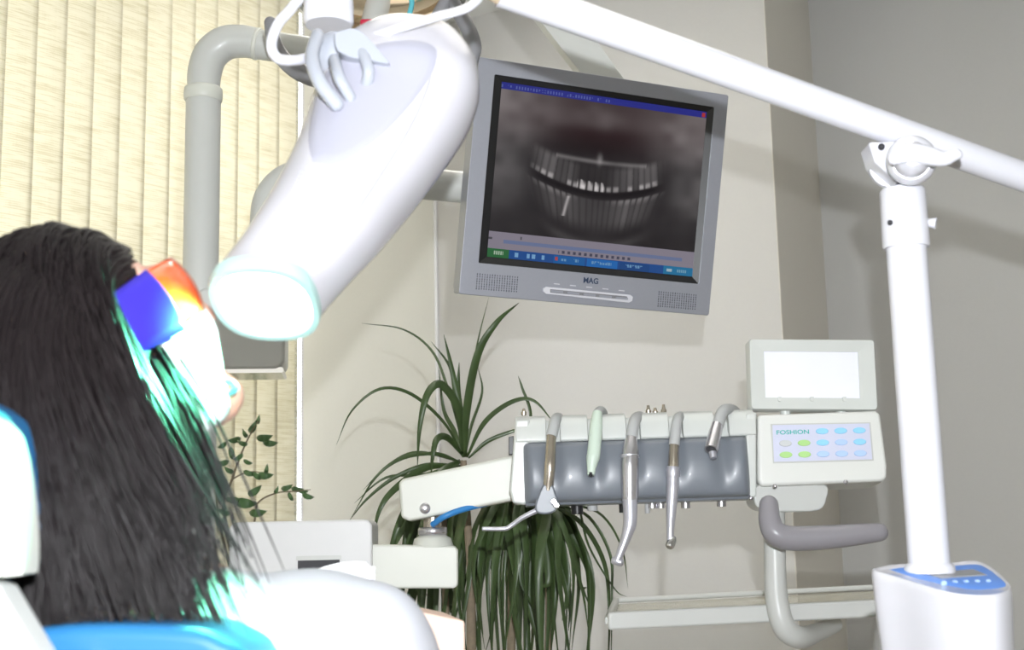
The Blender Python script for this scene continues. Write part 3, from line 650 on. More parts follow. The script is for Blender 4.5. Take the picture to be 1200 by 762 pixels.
# ---------------------------------------------------------------- delivery unit
def delivery():
    q = [(601, 490), (886, 481), (886, 583), (598, 592)]
    Y = 1.88; f = plane_fr(742, 537, Y, at(886, 532, Y)-at(600, 541, Y), (0, -1, .02)); k = mpp(Y)
    b = at(352, 640, 1.95)
    t = thing('delivery_unit', 'white dental delivery unit with grey instrument pad and keypad on a jointed arm', 'dental unit', (b.x, b.y, 0))
    # rear housing: rounded section swept along its length
    u0 = f.uv(600, 540)[0]; u1 = f.uv(887, 540)[0]; vt = f.uv(742, 487)[1]; vb = f.uv(742, 588)[1]
    prof = [(0, vb+.006), (-.006, vb), (-.11, vb+.012), (-.135, vb+.04), (-.135, vt-.02), (-.115, vt-.004), (-.03, vt+.0), (-.012, vt-.003), (-.002, vt-.016)]
    def swept(name, ua, ub, prof, m, bev=.004, tilt=0):
        bm = bmesh.new(); A = [bm.verts.new(f.pt(ua+tilt*(v-vb), v, n)) for n, v in prof]; B = [bm.verts.new(f.pt(ub, v, n)) for n, v in prof]
        bm.faces.new(A); bm.faces.new(B)
        for i in range(len(A)): j = (i+1) % len(A); bm.faces.new((A[i], A[j], B[j], B[i]))
        return obj(name, bm, m, t, bev=bev, angle=50)
    swept('housing', u0, u1-.001, prof, M['cream2'], bev=.005, tilt=.12)
    # white top blocks between the slots
    slots = [648, 697, 742, 792, 846]; edges = [604]+[e for s in slots for e in (s-8, s+8)]+[886]
    bp = [(.010, vt-.037), (.014, vt-.034), (.013, vt-.014), (.006, vt-.002), (-.006, vt+.004), (-.08, vt+.003), (-.08, vt-.01), (0, vt-.03)]
    for i in range(0, len(edges), 2):
        ua, ub = f.uv(edges[i], 500, .012)[0], f.uv(edges[i+1], 500, .012)[0]
        swept('top_block', ua, ub, bp, M['cream2'], bev=.002)
    # side cheeks of the front
    polyslab('end_cheek', f, [(604, 492), (621, 491), (617, 592), (601, 590), (597, 575)], -.01, .012, M['cream2'], t, bev=.004)
    polyslab('end_cheek', f, [(874, 484), (887, 483), (887, 583), (874, 584)], -.01, .012, M['cream2'], t, bev=.004)
    # silicone pad with shaped rests
    bm = bmesh.new(); nu, nv = 110, 26; pa, pb = f.uv(612, 550, .02)[0], f.uv(880.5, 550, .02)[0]; v0, v1 = vb-.001, f.uv(742, 513, .02)[1]
    su = [f.uv(s, 540, .02)[0] for s in slots]; g = []
    for i in range(nu+1):
        row = []
        for j in range(nv+1):
            a, c = i/nu, j/nv; u = pa+(pb-pa)*a; v = v0+(v1-v0)*c
            # rounded corners in plan
            n = .030*math.sqrt(max(0, 1-((c-.45)/.62)**2))*.9
            for s in su: n -= .008*math.exp(-((u-s)/.012)**2)*math.exp(-((c-.75)/.45)**2)
            edge = min(1, min(a, 1-a)*nu/5); edge = math.sqrt(1-(1-edge)**2); ev = min(1, min(c, 1-c)*nv/2.5); ev = math.sqrt(1-(1-ev)**2)
            n = -.004+(n+.004+.006)*edge*ev
            cr = max(0, .012-min(u-pa, pb-u)); vv = v
            if cr > 0:
                off = .012-math.sqrt(max(0, .012**2-cr**2)); vv = min(max(v, v0+off), v1-off)
            row.append(bm.verts.new(f.pt(u, vv, n)))
        g.append(row)
    for i in range(nu):
        for j in range(nv): bm.faces.new((g[i][j], g[i+1][j], g[i+1][j+1], g[i][j+1]))
    lab(obj('instrument_pad', bm, M['pad'], t), 'soft grey pad with shallow hollows')
    # pad bottom lip
    swept('pad_lip', pa+.003, pb-.003, [(.012, vb-.002), (.016, vb+.004), (-.02, vb+.004), (-.02, vb-.003)], M['pad'], bev=.001)
    # nozzles under the unit
    for x, y, w, h, m in ((676, 590, 7, 13, 'dark'), (694, 589, 6, 10, 'hose'), (729, 588, 4, 13, 'dark'), (758, 588, 3, 14, 'hose'), (764, 587, 6, 9, 'steel'), (774, 587, 5, 9, 'steel'), (803, 586, 5.5, 10, 'steel'), (845, 584, 5.5, 10, 'steel')):
        a = f.px(x, y-3, -.03); bm = bmesh.new(); sweep(bm, [a, a-V((0, 0, (h+3)*k))], w*k, 16); obj('nozzle', bm, M[m], t, bev=.0008, seg=2, angle=60)
    # top hooks
    for x, h in ((760, 9), (778, 10), (614, 5), (768, 6)):
        a = f.px(x, 487, -.05); lathe_between('top_screw', a, a+V((0, 0, h*k+.004)), [(0, .004), (.5, .0045), (.6, .003), (1, .002)], M['warmsteel'], t)
    polyslab('side_knob', f, [(596, 512), (602, 511), (602, 533), (596, 533)], -.03, -.012, M['dark'], t, bev=.001)
    # ---- control box
    f2 = plane_fr(963, 525, 1.865, at(1035, 481, 1.865)-at(889, 485, 1.865), (0, -1, .10))
    bm = bmesh.new(); prism(bm, f2, [f2.uv(*p, 0) for p in [(888, 486), (1026, 481), (1032, 484), (1040, 545), (1040, 560), (1034, 565), (892, 570), (888, 562)]], -.08, 0)
    obj('control_box', bm, M['panelw'], t, bev=.006, seg=4, angle=40)
    bm = bmesh.new(); prism(bm, f2, [f2.uv(*p, .001) for p in [(903, 497), (1020, 495), (1024, 540), (906, 543)]], -.001, .0012); obj('keypad_recess', bm, M['tube'], t)
    bm = bmesh.new(); prism(bm, f2, [f2.uv(*p, .001) for p in [(905, 498.5), (1018.5, 496.5), (1022, 538.5), (907, 541.5)]], -.001, .002); kp = obj('keypad', bm, M['sticker'], t)
    cols = [0, 1, 2, 3, 4]; kk = [['', '', 'b', 'b', 'b'], ['w', 'g', 'b', 'l', 'b'], ['g', 'g', 'l', 'l', 'l']]
    for r in range(3):
        for c in range(5):
            if not kk[r][c]: continue
            x = 920+c*21.8+r*.6; y = 506.2+r*13.4-c*.45 - (.0 if r else 0)
            u, v = f2.uv(x, y, .003); bm = bmesh.new(); prism(bm, f2, [(u+8*k*math.cos(a), v+4*k*math.sin(a)) for a in [2*math.pi*i/24 for i in range(24)]], .001, .0032, .85)
            obj('key', bm, M['btn_'+kk[r][c]], kp, smooth=False)
    text('keypad_text', 'FOSHION', f2, 929, 506.5, 5.2, .0025, M['teal'], kp, width_px=38, bold=.015)
    # ---- film viewer on top
    f3 = plane_fr(952, 438, 1.90, at(1025, 399, 1.9)-at(880, 398, 1.9), (0, -1, .05))
    bm = bmesh.new(); P = lambda x, y, n: f3.uv(x, y, n)
    outer = [P(880, 398, 0), P(1025, 398, 0), P(1025, 480, 0), P(880, 480, 0)]; o0 = rrect(outer[3][0], outer[3][1], outer[1][0], outer[1][1], .005)
    iu0, iv1 = P(895.5, 411.5, 0); iu1, iv0 = P(1008.5, 466.5, 0); ii = rrect(iu0, iv0, iu1, iv1, .0005)
    O1 = [bm.verts.new(f3.pt(u, v, -.03)) for u, v in o0]; O2 = [bm.verts.new(f3.pt(u, v, -.003)) for u, v in o0]
    O3 = [bm.verts.new(f3.pt(u*.985, v*.975+0, 0)) for u, v in o0]; I1 = [bm.verts.new(f3.pt(u, v, -.002)) for u, v in ii]; I2 = [bm.verts.new(f3.pt(u, v, -.006)) for u, v in ii]; n = len(o0)
    for a, b2 in ((O1, O2), (O2, O3), (O3, I1), (I1, I2)):
        for j in range(n): bm.faces.new((a[j], a[(j+1) % n], b2[(j+1) % n], b2[j]))
    bm.faces.new(O1); obj('viewer_frame', bm, M['cream2'], t)
    bm = bmesh.new(); prism(bm, f3, [(iu0-.001, iv0-.001), (iu1+.001, iv0-.001), (iu1+.001, iv1+.001), (iu0-.001, iv1+.001)], -.012, -.0045); lab(obj('viewer_screen', bm, M['viewer'], t, smooth=False), 'blank white light screen')
    for x in (914, 952, 990): slab('viewer_clip', f3, [(x-2, 465), (x+2, 470)], -.005, .002, M['cream2'], t, r=.0008)
    bm = bmesh.new(); a = f3.px(920, 476, -.02); sweep(bm, [a, a-V((0, 0, .03))], .008, 14); obj('viewer_post', bm, M['cream2'], t); bm = bmesh.new(); a = f3.px(985, 476, -.02); sweep(bm, [a, a-V((0, 0, .03))], .008, 14); obj('viewer_post', bm, M['cream2'], t)
    # ---- bracket below, handle, hanging post
    f4 = plane_fr(925, 583, 1.87, (1, 0, .03), (0, -1, 0))
    polyslab('bracket', f4, px_smooth([(884, 572), (893, 568), (930, 568), (968, 568), (969, 585), (960, 598), (930, 600), (905, 600), (890, 596), (884, 588)], 3), -.07, -.002, M['tube'], t, bev=.004)
    for x, y in ((908, 570), (991, 565), (880, 584)):
        bm = bmesh.new(); ball(bm, at(x, y, 1.855), .0035, None, 12, 8); obj('screw', bm, M['steel'], t)
    tube('handle', [at(901, 592, 1.845), at(902, 610, 1.835), at(909, 625, 1.83), at(928, 631, 1.83), at(965, 630, 1.83), at(1000, 627, 1.83), at(1030, 624, 1.83)], [11*k, 12.5*k, 14*k, 14*k, 13.5*k, 12.5*k, 10.5*k], M['ghandle'], t, seg=28, round_ends=True)
    tube('tray_post', [at(907, 600, 1.89), at(908, 650, 1.89), at(910, 700, 1.89), at(919, 735, 1.89), at(937, 747, 1.91), at(958, 741, 1.98), at(978, 732, 2.05)], [12.5*k, 12.5*k, 13*k, 13.5*k, 13*k, 11*k, 10*k], M['tube'], t, seg=28)
    # ---- jointed arm and base
    fa = plane_fr(535, 578, 1.92, at(600, 540, 1.92)-at(467, 562, 1.92), (0, -1, .0))
    polyslab('upper_arm', fa, [(467, 566), (472, 561), (600, 534), (616, 533), (616, 584), (600, 587), (480, 611), (470, 607)], -.06, 0, M['cream'], t, bev=.005)
    lathe_between('pivot_cap', fa.px(498, 596, -.002), fa.px(498, 596, .004), [(0, 6.5*k), (.7, 6.5*k), (1, 5*k)], M['steel'], t)
    a0 = at(507, 604, 1.95); 
    lathe_between('swivel_pin', a0+V((0, 0, .02)), a0-V((0, 0, .03)), [(0, 11*k), (1, 11*k)], M['warmsteel'], t)
    a1 = at(507, 618, 1.95); lathe_between('swivel_collar', a1, a1-V((0, 0, .012)), [(0, 16*k), (.15, 17.5*k), (.85, 17.5*k), (1, 16*k)], M['steel'], t)
    a2 = at(507, 627, 1.95); lathe_between('swivel_base', a2, a2-V((0, 0, .018)), [(0, 15*k), (.3, 22*k), (1, 25*k)], M['cream'], t)
    tube('blue_hose', [at(507, 615, 1.93), at(520, 606, 1.915), at(540, 598, 1.92), at(570, 590, 1.93)], .0045, M['bluetube'], t)
    fb = plane_fr(480, 664, 1.92, (1, .05, 0), (.05, -1, 0))
    polyslab('lower_arm', fb, [(420, 638), (533, 640), (537, 645), (537, 686), (533, 690), (420, 690)], -.06, 0, M['cream'], t, bev=.004)
    fc = plane_fr(352, 640, 1.90, (1, .05, 0), (.05, -1, 0))
    bm = bmesh.new(); us = [fc.uv(*p, 0) for p in ((268, 604), (436, 611), (436, 700), (268, 700))]
    prism(bm, fc, rrect((us[0][0]+us[3][0])/2, us[2][1], us[1][0], us[1][1]+.003, .012), -.16, 0); lab(obj('base_box', bm, M['base'], t, bev=.004), 'pale grey boxy housing with a slot')
    slab('slot', fc, [(349, 654), (398, 672)], -.004, .0008, M['darkhole'], t, r=.003)
    slab('slot_lip', fc, [(347, 652), (400, 656)], -.004, .002, M['tube'], t, r=.0008)
    cb = fc.pt(0, -.08, -.08); bm = bmesh.new(); cbox(bm, (cb.x, cb.y, cb.z/2+.02), (.14, .12, cb.z-.02)); cbox(bm, (cb.x, cb.y, .03), (.3, .3, .06)); obj('pedestal', bm, M['cream'], t, bev=.01)
    return f, k
FD, KD = delivery()

# ---- instruments hanging on the unit
G = 'handpieces hanging on the delivery unit'
def P(x, y, n): return FD.px(x, y, n)
def syringe():
    t = thing('air_water_syringe', 'three-way syringe with bent nozzle, first from the left on the grey pad', 'syringe', P(645, 602, .04), G)
    k = KD
    tube('hose', [P(655, 495, -.09), P(654, 490, -.03), P(651, 492, .013), P(649, 500, .028), P(646, 512, .034)], 6.5*k, M['hose'], t)
    tube('barrel', [P(646, 511, .034), P(644.5, 545, .045), P(642, 575, .042)], [5.6*k, 6.6*k, 6*k], M['warmsteel'], t, seg=24)
    f = plane_fr(641, 588, P(641, 588, .045).y, (1, 0, 0), (0, -1, 0))
    lab(polyslab('head', f, px_smooth([(636, 568), (647, 568), (652, 580), (655, 592), (650, 600), (640, 603), (629, 601), (627, 592), (631, 580)], 3), -.014, .004, M['pad'], t, bev=.003), 'grey plastic syringe head')
    for x, y in ((649, 588), (652, 592)): lathe_between('button', f.px(x, y, .003), f.px(x, y, .009), [(0, 4*k), (.6, 4*k), (1, 2.8*k)], M['chrome'], t)
    tube('nozzle', [P(632, 597, .04), P(612, 607, .045), P(598, 617, .05), P(590, 620, .05), P(565, 620, .055)], [3.2*k, 2.8*k, 2.6*k, 2.5*k, 2.2*k], M['satin'], t, n=5)
def scaler():
    k = KD; t = thing('scaler_handpiece', 'mint green scaler handpiece, second from the left on the grey pad', 'handpiece', P(692, 557, .04), G)
    tube('hose', [P(708, 495, -.09), P(707, 484, -.03), P(703, 481, .0), P(699, 485, .02)], 5*k, M['hose'], t)
    tube('body', [P(700, 484, .022), P(698.5, 500, .034), P(696, 530, .044), P(695, 536, .045)], [5.5*k, 7.4*k, 7.6*k, 7.8*k], M['mint'], t, seg=28)
    tube('nose', [P(695, 536, .045), P(694, 542, .046), P(693, 550, .048), P(692.5, 557, .050)], [7.9*k, 6.6*k, 5*k, 4*k], M['mint'], t, seg=28, curve=False)
    tube('tip_ring', [P(692.5, 554, .052), P(692.3, 558, .053)], [2.4*k, 2.2*k], M['dark'], t, curve=False)
    tube('print_mark', [P(693, 503, .0405), P(692.4, 511, .044)], [.8*k, .8*k], M['print_'], t, curve=False, seg=8)
def contra():
    k = KD; t = thing('contra_angle_handpiece', 'long bent steel contra-angle handpiece, third from the left on the grey pad', 'handpiece', P(726, 660, .04), G)
    tube('hose', [P(752, 495, -.09), P(750, 489, -.03), P(745, 491, .01), P(742, 500, .03), P(740, 513, .036)], 6.8*k, M['hose'], t)
    tube('grip', [P(740, 512, .036), P(739, 528, .042), P(738, 545, .045), P(738, 570, .047), P(738, 584, .047)], [6.2*k, 9.6*k, 10.6*k, 10.2*k, 9.6*k], M['steel'], t, seg=32)
    tube('grip_ring', [P(738, 533, .0425), P(738, 537, .0425)], [10.9*k, 10.9*k], M['satin'], t, curve=False, seg=32)
    tube('neck', [P(738, 583, .047), P(738.5, 600, .047), P(738, 615, .048), P(733, 632, .048), P(727, 648, .048), P(723, 658, .048)], [8.6*k, 8.0*k, 7.4*k, 5.5*k, 4.6*k, 4*k], M['satin'], t, seg=28)
    tube('ferrule', [P(738, 582, .047), P(738, 586, .047)], [9.8*k, 9.8*k], M['steel'], t, curve=False, seg=32)
    lathe_between('head', P(717, 656.5, .045), P(730, 660, .050), [(0, 3*k), (.1, 4.3*k), (.9, 4.3*k), (1, 3*k)], M['satin'], t)
def turbine():
    k = KD; t = thing('turbine_handpiece', 'slim steel turbine handpiece with a warm metal coupling, fourth from the left', 'handpiece', P(786, 642, .04), G)
    tube('hose', [P(800, 495, -.09), P(799, 489, -.03), P(795, 490, .01), P(792.5, 500, .03), P(790, 522, .036)], 6.2*k, M['hose'], t)
    tube('coupling', [P(790, 520, .036), P(789.5, 534, .039), P(789, 549, .041)], [5.6*k, 6*k, 6.4*k], M['warmsteel'], t, seg=24)
    tube('coupling_ring', [P(789, 547, .041), P(788.7, 551, .041), P(788.6, 557, .042), P(788.5, 560, .042)], [7.2*k, 8*k, 8*k, 7.2*k], M['satin'], t, seg=28, curve=False)
    tube('body', [P(788.5, 559, .042), P(788, 575, .044), P(786.5, 600, .046), P(785.5, 620, .046), P(785.5, 634, .046)], [7*k, 7*k, 5.6*k, 4.3*k, 4*k], M['satin'], t, seg=28)
    lathe_between('head', P(784, 642, .050), P(789, 630, .043), [(0, 3.5*k), (.15, 5*k), (.75, 5.4*k), (1, 3.8*k)], M['chrome'], t)
def emptyhose():
    k = KD; t = thing('open_handpiece_hose', 'bare handpiece hose ending in an open steel connector, rightmost on the grey pad', 'hose', P(833, 533, .04), G)
    tube('hose', [P(866, 490, -.08), P(860, 482, -.04), P(852, 480, .0), P(846, 484, .022), P(841, 499, .034)], 6.8*k, M['hose'], t)
    bm = bmesh.new(); a = P(840.5, 498, .034); b = P(833.5, 527, .056); ax = (b-a).normalized()
    n1 = ax.cross(V((0, 1, .01))).normalized(); n2 = ax.cross(n1); rings = []
    for tt, r in ((0, 6.6), (.3, 7.6), (1, 8), (1, 6.2), (.75, 6)):
        rings.append([bm.verts.new(a+(b-a)*tt+(n1*math.cos(2*math.pi*j/28)+n2*math.sin(2*math.pi*j/28))*r*k) for j in range(28)])
    for i in range(4):
        for j in range(28): bm.faces.new((rings[i][j], rings[i][(j+1) % 28], rings[i+1][(j+1) % 28], rings[i+1][j]))
    bm.faces.new(rings[0])
    obj('connector', bm, M['steel'], t)
    bm = bmesh.new(); c = a+(b-a)*.78; bm.faces.new([bm.verts.new(c+(n1*math.cos(2*math.pi*j/20)+n2*math.sin(2*math.pi*j/20))*6.1*k) for j in range(20)])
    for q in ((2.5, 0), (-2, 2), (-1, -2.5)): ball(bm, c+n1*q[0]*k+n2*q[1]*k, 1.2*k, None, 8, 6)
    obj('connector_core', bm, M['darkhole'], t)
    tube('spigot', [P(835, 530, .05), P(836, 537, .053)], [4.4*k, 3.6*k], M['satin'], t, curve=False)
syringe(); scaler(); contra(); turbine(); emptyhose()

# ---- instrument tray
def tray():
    y0, y1 = 1.89, 2.2
    a = at(860, 730, 2.0); t = thing('instrument_tray', 'empty frosted rectangular tray with a thick pale rim, under the delivery unit', 'tray', a)
    FL, FRt = at(712, 728, 1.88), at(1026, 713, 1.93); BL, BR = at(722, 704, 2.2), at(1030, 688, 2.25)
    k = mpp(1.9)
    fr = [FL, FRt, BR, BL]
    bm = bmesh.new()
    def bar(a, b, w, h):
        d = (b-a).normalized(); s = V((d.y, -d.x, 0)).normalized(); boxv(bm, a-s*w/2-V((0, 0, h/2)), b-a, s*w, V((0, 0, h)))
    bar(FL, FRt, .016, 20*k); bar(BL, BR, .010, 7*k); bar(FL, BL, .010, 10*k); bar(FRt, BR, .010, 10*k)
    obj('tray_rim', bm, M['trayrim'], t, bev=.0055, seg=4)
    bm = bmesh.new(); c = [p-V((0, 0, 5*k)) for p in fr]; lo = [bm.verts.new(p-V((0, 0, .004))) for p in c]; hi = [bm.verts.new(p) for p in c]
    bm.faces.new(lo); bm.faces.new(hi)
    for j in range(4): bm.faces.new((lo[j], lo[(j+1) % 4], hi[(j+1) % 4], hi[j]))
    lab(obj('tray_floor', bm, M['tray'], t, smooth=False), 'translucent beige tray floor')
    # arm under the tray linking to the post
    bm = bmesh.new(); sweep(bm, [at(972, 733, 2.05), at(960, 722, 2.10)], .010, 14); obj('tray_support', bm, M['trayrim'], t)
tray()

# ---------------------------------------------------------------- plants
def ribbon(bm, pts, w, fold=.25, twist=0.0, tip=.05, base=.45, phase=0):
    n = len(pts); rows = []
    for i, p in enumerate(pts):
        s = i/(n-1); ww = w*(base+(1-base)*min(1, s/.25))*(1-(max(0, s-.35)/.65)**1.8*(1-tip))
        t = (pts[min(i+1, n-1)]-pts[max(i-1, 0)]).normalized(); view = (CAM-p).normalized()
        side = t.cross(view)
        if side.length < 1e-3: side = V((1, 0, 0))
        side.normalize(); nn = side.cross(t).normalized(); a = twist*math.sin(phase+s*3); side = side*math.cos(a)+nn*math.sin(a); nn = side.cross(t).normalized()
        if nn.dot(view) < 0: nn = -nn
        rows.append([bm.verts.new(p-side*ww/2), bm.verts.new(p-nn*ww*fold*.5), bm.verts.new(p+side*ww/2)])
    for i in range(n-1):
        for j in (0, 1): bm.faces.new((rows[i][j], rows[i][j+1], rows[i+1][j+1], rows[i+1][j]))
def dracaena():
    Y = 2.35; k = mpp(Y)
    root = at(556, 900, Y); cx = root.x
    t = thing('potted_dracaena', 'tall dracaena with long arching dark leaves, standing behind the delivery arm', 'plant', (cx, Y, 0))
    bm = bmesh.new()
    L = [([(543, 536), (539, 485), (530, 435), (520, 392)], 8, 0), ([(545, 536), (547, 480), (560, 415), (582, 378), (608, 355)], 10, -.1),
         ([(543, 532), (537, 480), (517, 451), (501, 462), (492, 500), (489, 548)], 10, -.12), ([(541, 532), (524, 513), (512, 515), (507, 535), (505, 560)], 8, -.1),
         ([(541, 532), (520, 495), (482, 462), (445, 456), (412, 482), (394, 522)], 4, -.15), ([(543, 524), (523, 450), (505, 410), (472, 386), (424, 379)], 3.5, .1),
         ([(547, 536), (568, 495), (600, 471), (626, 470), (650, 497)], 6, -.05), ([(549, 537), (572, 517), (606, 504), (640, 497)], 5, 0),
         ([(540, 542), (512, 532), (472, 537), (440, 560), (412, 606)], 4.5, -.1), ([(540, 546), (500, 545), (462, 560), (430, 585), (408, 612)], 5, 0),
         ([(540, 548), (500, 548), (462, 574), (444, 600), (436, 640)], 8, -.1), ([(545, 520), (552, 450), (560, 400), (573, 348)], 3, .1),
         ([(540, 540), (520, 552), (505, 575), (490, 600), (470, 660)], 11, -.1), ([(538, 545), (505, 560), (480, 590), (462, 630), (450, 690)], 10, -.15),
         ([(543, 530), (534, 470), (527, 430), (505, 400)], 5, .1), ([(545, 535), (552, 500), (565, 460), (560, 430)], 4, .1), ([(540, 530), (532, 505), (520, 480), (514, 430)], 6, .05),
         ([(612, 550), (622, 490), (612, 455), (607, 440)], 4, 0), ([(542, 534), (541, 500), (537, 460), (538, 425)], 9, .03), ([(542, 540), (500, 556), (452, 560), (415, 590)], 4, .05), ([(541, 542), (490, 530), (455, 545), (425, 575)], 3.5, .05),
         ([(655, 592), (690, 606), (715, 650), (717, 700), (716, 790)], 4, 0), ([(650, 590), (700, 600), (728, 640), (736, 690)], 3, -.1), ([(640, 590), (680, 612), (708, 660), (714, 720), (712, 790)], 6, 0.1),
         ([(650, 575), (676, 590), (690, 640), (720, 690), (735, 700)], 3, .05), ([(500, 590), (482, 600), (475, 640), (470, 700)], 7, .02)]
    for pts, w, dy in L:
        n = len(pts); P3 = [at(x, y, Y+dy*math.sin(i/(n-1)*2.2)) for i, (x, y) in enumerate(pts)]
        ribbon(bm, catmull(P3, 6), w*k, twist=.35, phase=w)
    rnd = random.Random(5)
    for crown, lo, hi, cnt in (((603, 566), 535, 690, 34), ((520, 590), 440, 560, 16), ((640, 575), 600, 705, 14), ((575, 575), 480, 640, 14)):
        for i in range(cnt):
            ex = lo+(hi-lo)*(i+rnd.random())/cnt; dx = ex-crown[0]; r1 = rnd.uniform(-.2, .25)
            endy = rnd.uniform(680, 800) if abs(dx) > 60 or rnd.random() < .3 else rnd.uniform(760, 900)
            sy = rnd.uniform(-12, 14); kx = rnd.uniform(-38, 38); mid = rnd.uniform(20, 60)
            pts = [(crown[0]+dx*.05, crown[1]+6, 0), (crown[0]+dx*.30+kx*.2, crown[1]+sy+4, r1*.4), (crown[0]+dx*.68+kx*.3, crown[1]+mid+abs(dx)*.1, r1*.8), (crown[0]+dx*.92, crown[1]+mid+70, r1), (ex+kx*.5, endy, r1*.9)]
            ribbon(bm, catmull([at(x, y, Y+.08+d) for x, y, d in pts], 6), rnd.choice((6, 9, 12, 15, 17))*k, twist=.9, phase=rnd.uniform(0, 6), fold=.35)
    o = obj('foliage', bm, M['leaf'], t); sd = o.modifiers.new('s', 'SOLIDIFY'); sd.thickness = .0006
    b = at(556, 770, Y); tube('stem', [V((cx, Y, .3)), V((b.x-.005, Y, b.z)), at(552, 680, Y), at(547, 600, Y), at(543, 540, Y)], [.012, .0085, .0075, .007, .006], M['bark'], t)
    tube('stem', [V((cx+.03, Y+.05, .3)), at(598, 800, Y+.1), at(600, 680, Y+.1), at(603, 575, Y+.08)], [.012, .008, .0075, .006], M['bark'], t)
    tube('stem', [V((cx+.05, Y+.02, .3)), at(640, 800, Y+.1), at(640, 580, Y+.08)], [.01, .007, .005], M['bark'], t)
    tube('stem', [V((cx-.03, Y+.04, .3)), at(525, 800, Y+.08), at(520, 595, Y+.08)], [.01, .007, .005], M['bark'], t)
    lathe_between('pot', (cx, Y, .0), (cx, Y, .34), [(0, .12), (.85, .17), (.86, .185), (1, .185), (1, .165), (.9, .16)], M['pot'], t)
    lathe_between('soil', (cx, Y, .29), (cx, Y, .315), [(0, .15), (1, .155)], M['soil'], t)
dracaena()
def ficus():
    Y = 2.95; k = mpp(Y); b = at(285, 640, Y)
    sillz = z0+.005; px0 = at(285, 640, Y)
    t = thing('potted_ficus', 'small-leaved green potted plant on the sill in front of the blind', 'plant', (px0.x, Y, sillz))
    lathe_between('pot', (px0.x, Y, sillz), (px0.x, Y, sillz+.13), [(0, .045), (.8, .06), (.82, .066), (1, .066), (1, .058), (.92, .056)], M['pot'], t)
    lathe_between('soil', (px0.x, Y, sillz+.1), (px0.x, Y, sillz+.12), [(0, .053), (1, .056)], M['soil'], t)
    g = V((px0.x, Y, sillz+.11))
    tube('stem', [g, at(262, 600, Y), at(272, 562, Y), at(284, 529, Y), at(294, 508, Y), at(303, 493, Y)], [.004, .0032, .003, .0022, .0015, .001], M['twig'], t, seg=8)
    tube('stem', [g+V((.01, 0, 0)), at(299, 606, Y), at(304, 588, Y), at(324, 578, Y), at(345, 576, Y), at(364, 574, Y)], [.003, .0025, .002, .0018, .0015, .001], M['twig'], t, seg=8)
    tube('stem', [at(272, 562, Y), at(283, 556, Y), at(297, 553, Y), at(316, 556, Y)], [.002, .0017, .0012, .001], M['twig'], t, seg=8)
    tube('stem', [g-V((.01, 0, 0)), at(255, 600, Y), at(259, 570, Y), at(258, 545, Y)], [.003, .0025, .002, .001], M['twig'], t, seg=8)
    lv = [(295, 502, 11, -60), (302, 493, 7, -75), (307, 512, 12, -8), (314, 518, 11, 3), (277, 514, 10, 170), (271, 529, 9, 80), (263, 541, 10, 170), (270, 551, 8, 210), (261, 563, 13, 60), (284, 588, 17, 5), (290, 553, 9, 15), (300, 556, 8, 40), (308, 556, 12, 0), (296, 576, 12, -35),
          (334, 571, 9, -20), (346, 572, 9, 5), (353, 574, 8, 10), (359, 580, 9, 15), (299, 600, 13, -5), (323, 575, 6, -60), (312, 551, 7, -80), (286, 519, 8, 200), (281, 534, 8, 150), (275, 585, 11, 190), (265, 600, 10, 200), (289, 540, 7, 20), (262, 520, 8, 150), (340, 580, 7, 60), (288, 509, 7, 240)]
    bm = bmesh.new(); rnd = random.Random(2)
    for x, y, s, a in lv:
        y0_ = Y+rnd.uniform(-.03, .03); s *= 1.08; pts = []
        a = math.radians(a); x1, y1 = x-math.cos(a)*s*.5, y-math.sin(a)*s*.5; x2, y2 = x+math.cos(a)*s, y+math.sin(a)*s
        P3 = [at(x1+(x2-x1)*j/6, y1+(y2-y1)*j/6+2*math.sin(j/6*3.1), y0_-.02*math.sin(j/6*3.1)) for j in range(7)]
        rows = []; wd = s*.36*k
        for j, p in enumerate(P3):
            w = wd*math.sin(math.pi*(j/6)**.75)*.9+.0002; tt = (P3[min(j+1, 6)]-P3[max(0, j-1)]).normalized(); sd = tt.cross((CAM-p).normalized()).normalized(); nn = sd.cross(tt)
            if nn.dot(CAM-p) < 0: nn = -nn
            rows.append([bm.verts.new(p-sd*w+nn*w*.4), bm.verts.new(p), bm.verts.new(p+sd*w+nn*w*.4)])
        for j in range(6):
            for q in (0, 1): bm.faces.new((rows[j][q], rows[j][q+1], rows[j+1][q+1], rows[j+1][q]))
    o = obj('foliage', bm, M['leaf2'], t); sd = o.modifiers.new('s', 'SOLIDIFY'); sd.thickness = .0005
ficus()

